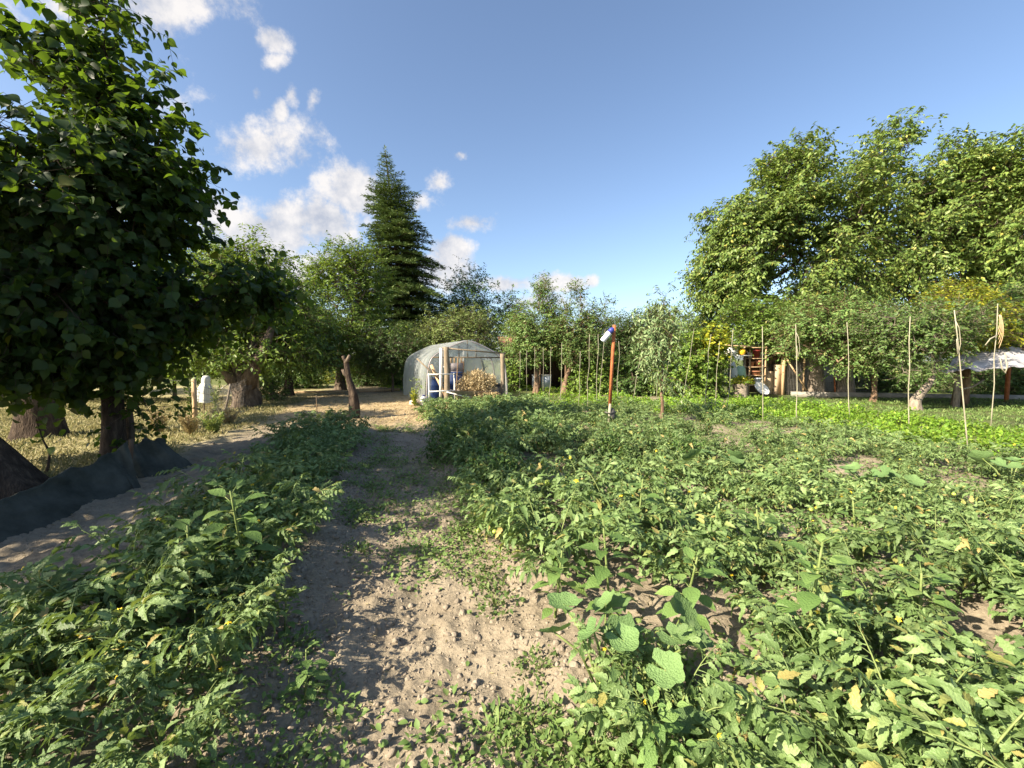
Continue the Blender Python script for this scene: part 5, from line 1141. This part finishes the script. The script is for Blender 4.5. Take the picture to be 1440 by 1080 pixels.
def tomato_variant(seed, size=1.0, lush=1.0):
    r = np.random.default_rng(seed); sm, lm = MB(), MB(); pos, tt, nn, sc = [], [], [], []; tips = []
    ns = int(r.integers(7, 10))
    for k in range(ns):
        az = 2 * PI * k / ns + r.uniform(-.4, .4); Rm = r.uniform(.26, .50) * size; Hm = r.uniform(.24, .44) * size
        c = stem_curve(r, az, Rm, Hm, 9, r.uniform(.6, 1.05)); tube(sm, c, np.linspace(.006, .002, 9), 4)
        nl = int(r.integers(10, 14) * lush)
        for q in range(nl):
            s = .22 + .78 * (q + r.random() * .6) / nl; i = s * 8; i0 = min(int(i), 7); p = c[i0] + (c[i0 + 1] - c[i0]) * (i - i0)
            a2 = az + r.choice([-1, 1]) * r.uniform(.3, 1.7)
            pos.append(p); tt.append([math.cos(a2), math.sin(a2), r.uniform(-.35, .85)]); nn.append([r.normal(-.35, .55), r.normal(-.15, .55), 1]); sc.append(r.uniform(.11, .22) * size ** .5)
        tips.append(c[-1]); pos.append(c[-1]); tt.append([math.cos(az), math.sin(az), r.uniform(0, 1)]); nn.append([0, 0, 1]); sc.append(.13)
    pos, tt, nn, sc = map(np.array, (pos, tt, nn, sc)); w = r.integers(0, 8, len(pos))
    for q in range(8):
        m = w == q
        if m.any(): add_inst(lm, COMPOUND[q], pos[m], frames(tt[m], nn[m]), sc[m])
    # narrow side shoots fill the middle
    n = int(90 * lush); d = norm(r.standard_normal((n, 3))); d[:, 2] = np.abs(d[:, 2]) * .8
    add_inst(lm, LOBED[1], d * np.array([.36, .36, .36]) * size * r.random((n, 1)) ** .5 + [0, 0, .03], frames(d + r.standard_normal((n, 3)) * .6, d * .3 + [0, 0, 1]), r.uniform(.05, .095, n))
    return dict(stem=sm.build('stem', M['stem_green'], mesh_only=True, smooth=True), foliage=lm.build('foliage', M['tomato_leaf'], mesh_only=True, smooth=True), tips=tips)

def weed_variant(seed, H, big=1.0):
    r = np.random.default_rng(seed); sm, lm = MB(), MB(); pos, tt, nn, sc = [], [], [], []
    lean = r.normal(0, .06, 2)
    tube(sm, [(lean[0] * s, lean[1] * s, H * s) for s in np.linspace(0, 1, 6)], np.linspace(.010, .005, 6), 6)
    n = int(H / .028); az = r.uniform(0, 6)
    for k in range(n):
        s = .12 + .88 * (k + 1) / n; az += 2.4 + r.normal(0, .2)
        L = (.065 + .085 * math.sin(PI * min(s * .9, 1) ** .9)) * r.uniform(.8, 1.15) * big
        if s > .90: L *= .7
        up_ = .15 + .9 * max(0, s - .6) * 2; dv = np.array([math.cos(az), math.sin(az), up_])
        p = np.array([lean[0] * s, lean[1] * s, H * s]); e = p + dv * .045
        tube(sm, [p, e], [.003, .002], 4); pos.append(e); tt.append(dv + [0, 0, -.25]); nn.append([-.3 * math.cos(az) + r.normal(0, .2), -.3 * math.sin(az) + r.normal(0, .2), 1]); sc.append(L)
        if 0.3 < s < .8 and r.random() < .55:
            for q in range(3):
                a3 = az + r.normal(0, .8); pos.append(p + np.array([math.cos(az), math.sin(az), .6]) * .05 * (q + 1)); tt.append([math.cos(a3), math.sin(a3), r.uniform(.1, .9)]); nn.append([0, 0, 1]); sc.append(r.uniform(.04, .08) * big)
    add_inst(lm, OVATE, np.array(pos), frames(np.array(tt), np.array(nn)), np.array(sc))
    return dict(stem=sm.build('stem', M['stem_green'], mesh_only=True, smooth=True), foliage=lm.build('foliage', M['weed_leaf'], mesh_only=True, smooth=True), tips=[])

def squash_variant(seed, n=6):
    r = np.random.default_rng(seed); sm, lm = MB(), MB()
    for k in range(n):
        az = 2 * PI * k / n + r.uniform(-.5, .5); R_ = r.uniform(.10, .32); h = r.uniform(.28, .42)
        e = np.array([R_ * math.cos(az), R_ * math.sin(az), h]); tube(sm, [(0, 0, -.03), e * [.5, .5, .7], e], [.008, .006, .005], 6)
        add_inst(lm, round_leaf(seed * 10 + k), [e], frames(np.array([[math.cos(az), math.sin(az), r.uniform(-.3, .25)]]), np.array([[r.normal(0, .3) - .2, r.normal(0, .3) - .35, 1]])), r.uniform(.15, .22))
    return dict(stem=sm.build('stem', M['stem_green'], mesh_only=True, smooth=True), foliage=lm.build('foliage', M['squash_leaf'], mesh_only=True, smooth=True), tips=[])

def bush_variant(seed, R_, H, n, ll, mat, leaf=OVATE):
    r = np.random.default_rng(seed); sm, lm = MB(), MB(); ns = 12
    for k in range(ns):
        az = r.uniform(0, 6.28); e = np.array([R_ * .8 * math.cos(az) * r.random(), R_ * .8 * math.sin(az) * r.random(), H * r.uniform(.6, 1)]); tube(sm, [(0, 0, -.03), e * [.4, .4, .6], e], [.006, .004, .003], 4)
    d = norm(r.standard_normal((n, 3))); d[:, 2] = np.abs(d[:, 2]); rad = (.35 + .65 * r.random((n, 1)) ** .6) * (1 + .25 * vnoise(d[:, 0] * 3 + seed * 5, d[:, 1] * 3 + d[:, 2] * 2)[:, None] * 2)
    add_inst(lm, leaf, d * rad * np.array([R_, R_, H]), frames(d * .7 + r.standard_normal((n, 3)) * .7, d * .5 + [0, 0, .9] + r.standard_normal((n, 3)) * .3), ll * r.uniform(.6, 1.2, n))
    return dict(stem=sm.build('stem', M['stem_green'], mesh_only=True), foliage=lm.build('foliage', M[mat], mesh_only=True, smooth=True), tips=[])

TOM = [tomato_variant(s, 1.0, 1.0) for s in (1, 2, 3, 4, 5, 6)]
TOMBIG = [tomato_variant(s, 1.15, 1.5) for s in (11, 12)]
WEED = [weed_variant(21, .62, 1.0), weed_variant(22, .52, .95), weed_variant(23, .44, .9)]
SQUASH = [squash_variant(31, 7), squash_variant(32, 5)]
BEAN = [bush_variant(41 + k, .42, .34, 420, .075, 'bean_leaf') for k in range(3)]
DARKB = [bush_variant(51 + k, .5, .52, 900, .07, 'deep_leaf', LOBED[1]) for k in range(2)]
LOWB = [bush_variant(61 + k, .34, .20, 170, .06, 'low_leaf') for k in range(3)]
fm = MB(); fm.add(ICO2[0] * np.array([1, 1, .9]), ICO2[1]); FRUIT = fm.build('fruit', M['green_fruit'], mesh_only=True, smooth=True)
fm = MB()
for k in range(5): add_inst(fm, DIAMOND, [(0, 0, 0)], frames(np.array([[math.cos(k * 1.257), math.sin(k * 1.257), -.2]]), np.array([[0, 0, 1.0]])), 1.0)
FLOWER = fm.build('flower', M['yellow_petal'], mesh_only=True)

def plant(var, name, label, cat, x, y, group, rz, sc, fruits=0, flowers=0, sink=.02, tilt=(0, 0)):
    o = thing(name, label, cat, (x, y, float(gz(x, y)) - sink), rz, group, sc)
    o.rotation_euler = (tilt[0], tilt[1], rz)
    link('stem', var['stem'], o); link('foliage', var['foliage'], o)
    r = np.random.default_rng(int(abs(x * 971 + y * 373) * 10))
    for k in range(fruits):
        f = link('fruit', FRUIT, o); a = r.uniform(0, 6.28); q = r.uniform(.22, .40); s = r.uniform(.018, .03); f.location = (q * math.cos(a), q * math.sin(a), r.uniform(.10, .30)); f.scale = (s, s, s)
    for k in range(flowers):
        t = var['tips'][int(r.integers(len(var['tips'])))] * r.uniform(.75, 1); f = link('flower', FLOWER, o); f.location = t + np.array([0, 0, .05]); s = r.uniform(.014, .022); f.scale = (s, s, s); f.rotation_euler = (r.uniform(-1, 1), r.uniform(-1, 1), 0)
    return o

r = np.random.default_rng(2024)
def inview(x, y, m=0.7): return y > 0.9 and abs(x) < 1.2 * y + m + .5
HOLES = [(1.75, 2.0, .24), (2.1, 1.8, .15), (3.2, 5.3, .4), (4.4, 8.0, .6), (2.6, 4.0, .2), (5.5, 8.9, .6), (.48, 1.88, .30), (.78, 1.9, .22), (.2, 6.3, .3), (3.9, 3.0, .22), (2.9, 6.6, .35), (5.0, 6.2, .4), (1.3, 6.6, .3)]
def hole(x, y): return any((x - h[0]) ** 2 + (y - h[1]) ** 2 < h[2] ** 2 for h in HOLES)
n_t = 0
# left bed
for a0 in (-0.98, -1.50, -2.02):
    b_ = 0.9
    while b_ < 9.8:
        a = a0 + r.normal(0, .06) - (.12 if b_ > 4.5 else 0); b = b_ + r.normal(0, .05); x, y = from_g(a, b); b_ += .50 if b_ > 3 else .44
        if not inview(x, y): continue
        if a0 < -1.9 and b > 2.7: continue
        near = y < 5
        plant(TOM[r.integers(6)], 'tomato_plant', 'sprawling tomato plant near the camera in the bed left of the path' if near else 'dark tomato plant at the shaded far end of the bed left of the path', 'plant', x, y, 'tomato plants in the bed left of the path', r.uniform(0, 6.28), r.uniform(.72, 1.12) * (1.12 if 2.5 < b < 4.8 and a0 < -1.2 else .92) * (1 if a0 > -1.9 else .85), 1 if near and r.random() < .3 else 0, int(r.integers(1, 4)) if near else 0); n_t += 1
# beds right of the path
for k in range(10):
    a0 = .98 + .81 * k; b_ = 0.4
    while b_ < 12.5:
        a = a0 + r.normal(0, .09) + (.2 if k == 0 and b_ > 4.5 else 0); b = b_ + r.normal(0, .08); x, y = from_g(a, b); b_ += .50 if b_ < 5 else .60
        if not inview(x, y, .5) or hole(x, y): continue
        if b < 1.1 and a < 1.2: continue
        if 4.0 < b < 6.5 and k == 1: continue
        if r.random() > (.97 if b < 6 else (.9 if a < 4.5 else .78)): continue
        near = y < 4.2
        if near: lab, grp = 'pale green tomato plant in the crowded foreground bed right of the path', 'tomato plants in the foreground right of the path'
        elif k < 2: lab, grp = 'tomato plant in the row along the right edge of the path', 'tomato plants along the right edge of the path'
        elif y < 8: lab, grp = 'tomato plant in the middle of the right-hand vegetable beds', 'tomato plants in the middle beds'
        else: lab, grp = 'small-looking tomato plant in the far beds below the bean poles', 'tomato plants in the far beds'
        big_ = k < 1 and b > 5
        sc = (r.uniform(.66, 1.08) + .55 * float(vnoise(x * .9 + 4, y * .9))) * (.82 if (y > 5 and k > 2) else 1)
        plant((TOMBIG[r.integers(2)] if big_ else TOM[r.integers(6)]), 'tomato_plant', lab, 'plant', x, y, grp, r.uniform(0, 6.28), sc, int(r.integers(0, 4)) if y < 7 else 0, int(r.integers(0, 4)) if y < 6 else 0); n_t += 1
# large broad-leaved weeds
for (u, v, k, sc, lab) in ((350, 838, 0, 1.2, 'tall broad-leaved weed standing above the left bed, beside the path'), (268, 850, 2, 1.2, 'smaller broad-leaved weed left of the tall one in the left bed'), (860, 900, 0, 1.05, 'tall broad-leaved weed in the right bed, just behind the squash plant'), (893, 790, 1, 1.1, 'broad-leaved weed whose bright top stands out against the shaded row'),
                           (955, 900, 1, 1.0, 'broad-leaved weed between the squash and the middle of the right bed'), (1075, 835, 1, 1.05, 'broad-leaved weed in the right bed, right of the bright-topped one'), (1125, 975, 0, 1.05, 'large broad-leaved weed right of the squash plant'), (940, 1120, 0, .6, 'big-leaved weed at the very front, below the squash plant'), (780, 880, 2, 1.0, 'broad-leaved weed on the path edge of the right bed'),
                           (1000, 770, 2, 1.0, 'broad-leaved weed behind the middle of the right foreground'), (1205, 800, 2, 1.1, 'broad-leaved weed far right of the bright-topped one'), (430, 990, 2, .6, 'small leafy weed at the foot of the left bed'), (1290, 930, 2, 1.0, 'broad-leaved weed near the bare patch in the right bed'), (400, 900, 2, .55, 'low leafy weed on the left edge of the path')):
    g = ground_at(u, v); plant(WEED[k], 'broadleaf_weed', lab, 'plant', g[0], g[1], None, r.uniform(0, 6.28), sc, tilt=(r.normal(0, .08), r.normal(0, .08)))
for (u, v, k, sc, lab) in ((850, 1000, 0, .9, 'squash plant with big round leaves at the front of the right bed'), (925, 985, 1, .85, 'second squash plant with round leaves, right of the first one at the front'), (1010, 1130, 1, .6, 'squash plant with a few round leaves at the bottom edge'), (1000, 690, 1, 1.1, 'squash plant among the tomatoes of the middle beds'), (1230, 720, 0, 1.0, 'squash plant spreading below the bean poles at the right'), (1420, 700, 1, 1.1, 'squash plant at the right edge of the middle beds')):
    g = ground_at(u, v); plant(SQUASH[k], 'squash_plant', lab, 'plant', g[0], g[1], None, r.uniform(0, 6.28), sc)
# dense dark bushes by the path and in the second row
for (u, v, k, sc, lab) in ((640, 645, 0, 1.25, 'dense dark green bush at the far right edge of the path'), (755, 632, 1, 1.0, 'dense dark bush right of the biggest path-side bush'), (690, 690, 1, .9, 'dark low bush between the path and the second row'), (850, 652, 0, .9, 'dark bush in the shaded middle row below the red post'), (960, 655, 1, .85, 'dark bush in the middle row below the slender young tree')):
    g = ground_at(u, v); plant(DARKB[k], 'pepper_bush', lab, 'plant', g[0], g[1], None, r.uniform(0, 6.28), sc)
# bright row under the poles and green crops behind
nb = 0
for a0 in (9.3, 9.95, 10.6, 11.25, 11.9):
    for b0 in np.arange(1.0, 13.5, .62):
        a, b = a0 + r.normal(0, .1), b0 + r.normal(0, .1); x, y = from_g(a, b)
        if not inview(x, y, .3) or y > 15: continue
        plant(BEAN[r.integers(3)], 'bush_bean', 'bright yellow-green bush bean in the sunny block below the right bean poles', 'plant', x, y, 'bush beans in the sunny block', r.uniform(0, 6.28), r.uniform(.75, 1.1)); nb += 1
for (x0, x1, y0, y1, n) in ((.6, 5.2, 12.0, 17.0, 62), (-2.6, .9, 10.6, 14.6, 40)):
    for k in range(n):
        x, y = r.uniform(x0, x1), r.uniform(y0, y1)
        left = x1 < 1
        v = (TOM[r.integers(6)] if r.random() < .6 else LOWB[r.integers(3)]) if left else (BEAN[r.integers(3)] if r.random() < .6 else LOWB[r.integers(3)])
        if left and (to_g(x, y)[0] < .75): continue
        plant(v, 'tomato_plant' if v in TOM else ('bush_bean' if v in BEAN else 'leafy_crop'), 'leafy crop plant in the green patch in front of the greenhouse' if left else 'leafy crop plant in the far green patch behind the bean poles', 'plant', x, y, 'crop plants before the greenhouse' if left else 'crop plants in the far patch', r.uniform(0, 6.28), r.uniform(.8, 1.1)); nb += 1
for k in range(34):
    left = k % 2 == 0
    b = .9 + .42 * (k // 2) + r.normal(0, .12); a = (-.42 + r.normal(0, .10)) if left else (.60 + r.normal(0, .09)); x, y = from_g(a, b)
    if r.random() < .25 or not inview(x, y): continue
    v = WEED[2] if r.random() < .3 else LOWB[r.integers(3)]
    plant(v, 'path_edge_weed', 'low leafy weed clump on the left edge of the dirt path, below the tomato bed' if left else 'low leafy weed clump on the right edge of the dirt path, below the tomato bed', 'weed', x, y, 'weed clumps on the left path edge' if left else 'weed clumps on the right path edge', r.uniform(0, 6.28), r.uniform(.35, .75))
# sorrel-like plants along the shelter
for (u, v, lab) in ((1085, 585, 'low squash-like clump in front of the plywood panel'), (1110, 578, 'low leafy clump beneath the diagonal brace'), (1060, 590, 'low leafy clump in front of the tool shelf'), (1140, 580, 'low leafy clump before the wire netting'), (600, 582, 'leafy clump at the left corner of the greenhouse'), (690, 585, 'leafy clump before the right porch post')):
    g = ground_at(u, v); plant(DARKB[0] if u > 1000 else TOM[2], 'leafy_clump', lab, 'plant', g[0], g[1], None, r.uniform(0, 6.28), .8)
# fence weeds
def tall_weed(label, u, v, h, seed, mat, n, spread, name='tall_weed'):
    g = ground_at(u, v); rr = np.random.default_rng(seed); o = thing(name, label, 'weed', gnd(g)); sm, lm = MB(), MB(); pos, tt = [], []
    for k in range(n):
        a = rr.uniform(0, 6.28); e = np.array([spread * math.cos(a) * rr.random(), spread * math.sin(a) * rr.random(), h * rr.uniform(.6, 1.05)]); q = e * [.3, .3, .5]
        tube(sm, [e * [.1, .1, 0], q, e], [.006, .005, .003], 4)
        for s in np.linspace(.1, 1, 22):
            p = (e * [.1, .1, 0]) * (1 - s) ** 2 + 2 * q * s * (1 - s) + e * s * s; pos.append(p); a2 = rr.uniform(0, 6.28); tt.append([math.cos(a2), math.sin(a2), rr.uniform(.3, 1.3)])
    add_inst(lm, NARROW, np.array(pos), frames(np.array(tt), rr.standard_normal((len(pos), 3)) + [0, 0, .5]), rr.uniform(.07, .16, len(pos)))
    sm.build('stem', M['stem_green' if mat != 'straw' else 'wood_warm'], o); lm.build('foliage', M[mat], o)
tall_weed('tall green weed growing against the first wooden fence post', 272, 600, 1.2, 1, 'bean_leaf', 7, .13)
tall_weed('tall thin green weed beside the white draped cloth', 304, 585, .95, 2, 'olive_leaf', 7, .2)
tall_weed('bushy green weed at the foot of the fence', 300, 612, .42, 3, 'olive_leaf', 16, .45)
tall_weed('straw-coloured dry weed tuft in front of the white cloth', 268, 612, .45, 4, 'straw', 14, .35)
tall_weed('reddish dry weed tuft along the fence line', 322, 596, .35, 5, 'straw', 16, .5)
tall_weed('dry twiggy weed standing in the lawn left of the fence', 222, 612, .55, 6, 'straw', 9, .3)
tall_weed('dry grass tuft at the foot of the left porch post', 630, 588, .35, 7, 'hay', 16, .35)
tall_weed('yellow-green weed by the left corner of the greenhouse', 583, 572, .55, 8, 'yellow_leaf', 9, .2)
def bent_sapling():
    g = ground_at(58, 668); o = thing('bent_sapling', 'thin bent dark sapling behind the net with a few bright leaves', 'sapling', gnd(g)); m2 = MB()
    c = [(0, 0, -.05), (.10, 0, .12), (.14, 0, .34), (.05, 0, .52), (-.02, 0, .8)]; tube(m2, c, [.02, .018, .014, .01, .006], 7); m2.build('stem', M['bark_dark'], o, smooth=True)
    lm = MB(); rr = np.random.default_rng(3); p = np.array([(-.05, 0, .5), (-.15, 0, .48), (.1, 0, .55), (-.02, 0, .7), (.2, 0, .42), (-.1, .1, .6), (.02, 0, .78)]); add_inst(lm, HEART, p, frames(rr.standard_normal((7, 3)) + [0, 0, -.3], rr.standard_normal((7, 3)) * .4 + [0, -.3, 1]), .13); lm.build('foliage', M['pale_leaf'], o, smooth=True)
bent_sapling()

# ================================================================== ground cover (stuff)
def scatter(name, label, mat, leaf, n_clump, per, area, hmax, ll, seed, mask=None, flat=.5, rad=.10):
    rr = np.random.default_rng(seed); x, y = area(rr, n_clump)
    k = np.array([inview(a, b, .3) for a, b in zip(x, y)])
    if mask is not None: k &= mask(x, y)
    x, y = x[k], y[k]; n = len(x); s = rr.uniform(.5, 1.3, n)
    off = rr.standard_normal((n, per, 2)) * rad * s[:, None, None]
    px, py = x[:, None] + off[..., 0], y[:, None] + off[..., 1]
    d = norm(np.concatenate([off / rad, np.abs(rr.standard_normal((n, per, 1))) * flat], -1))
    pz = gz(px, py) + np.abs(rr.standard_normal((n, per))) * hmax * .4
    mb = MB(); add_inst(mb, leaf, np.stack([px, py, pz], -1).reshape(-1, 3), frames((d + rr.standard_normal((n, per, 3)) * .4).reshape(-1, 3), (np.array([0, 0, 1.0]) + rr.standard_normal((n, per, 3)) * .35).reshape(-1, 3)), (ll * s[:, None] * rr.uniform(.6, 1.3, (n, per))).reshape(-1))
    o = mb.build(name, M[mat], smooth=True); tag(o, label, None, None, 'stuff'); return o
def area_path(rr, n):
    a = rr.uniform(-.65, .85, n); b = 1.2 + 9.5 * rr.random(n) ** 1.3; return from_g(a, b)
def area_right(rr, n):
    a = rr.uniform(.6, 9.4, n); b = .8 + 14 * rr.random(n) ** 1.2; return from_g(a, b)
nm = lambda x, y: (vnoise(x * 1.4 + 7, y * 1.4) + .5 * vnoise(x * 3.7, y * 3.7 + 2))
scatter('path_weeds', 'small creeping weeds dotted over the dirt path', 'low_leaf', OVATE, 700, 26, area_path, .09, .034, 1, lambda x, y: nm(x, y) + .25 * np.abs(to_g(x, y)[0] - .1) > .10, rad=.065)
scatter('bed_weeds', 'low creeping weeds covering the soil between the tomato plants', 'low_leaf', OVATE, 4200, 22, area_right, .09, .038, 2, lambda x, y: nm(x, y) > np.where(y < 4, .0, -.18))
def area_front(rr, n):
    return rr.uniform(-.1, 1.0, n), rr.uniform(1.25, 2.2, n)
scatter('front_grass', 'short fresh grass blades at the near end of the path', 'low_leaf', LANCE, 130, 14, area_front, .03, .05, 3, lambda x, y: nm(x, y) > -.05, 1.2, .05)
def area_lawn(rr, n):
    y = 5 + 13 * rr.random(n) ** .8; return -rr.uniform(.42, 1.25, n) * y - .6, y
lawnm = lambda x, y: (to_g(x, y)[0] + .6 * (vnoise(x * .8, y * .8) + .5 * vnoise(x * 2.3, y * 2.3)) < -3.5)
scatter('lawn_grass', 'dry straw-coloured grass of the lawn behind the net', 'dry_grass', NARROW, 9000, 9, area_lawn, .02, .085, 4, lawnm, 2.0, .09)
def area_far(rr, n):
    y = 14 + 18 * rr.random(n); return rr.uniform(-.3, 1.2, n) * y, y
scatter('far_ground_cover', 'low green ground cover beyond the vegetable beds', 'bean_leaf', WIDE, 2600, 14, area_far, .12, .11, 5, lambda x, y: (to_g(x, y)[1] > 13) & (nm(x, y) > -.2) & ~((x > 5) & (y > 14.0)) & ~((x < 0.6) & (y < 22)), .9, .2)
def area_shelter(rr, n):
    y = 9 + 9 * rr.random(n); return rr.uniform(.45, 1.25, n) * y, y
scatter('shelter_grass', 'short shaded grass between the bean block and the concrete kerb', 'low_leaf', NARROW, 2600, 9, area_shelter, .02, .085, 9, lambda x, y: (to_g(x, y)[0] > 12.2) & (y < 17.5), 2.0, .10)
def area_litter(rr, n):
    y = 9.5 + 11 * rr.random(n); return rr.uniform(-.72, -.2, n) * y, y
scatter('straw_litter', 'dry straw litter strewn on the soil around the pruned stump', 'straw', NARROW, 1600, 8, area_litter, .01, .08, 6, lambda x, y: to_g(x, y)[0] < 1.2, .15, .15)
def area_dirt(rr, n):
    b = 1 + 9 * rr.random(n); return from_g(rr.uniform(-3.6, 9, n), b)
scatter('dry_leaf_litter', 'dry leaf and stalk litter on the bed soil', 'straw', NARROW, 1500, 3, area_dirt, .006, .045, 7, None, .15, .12)
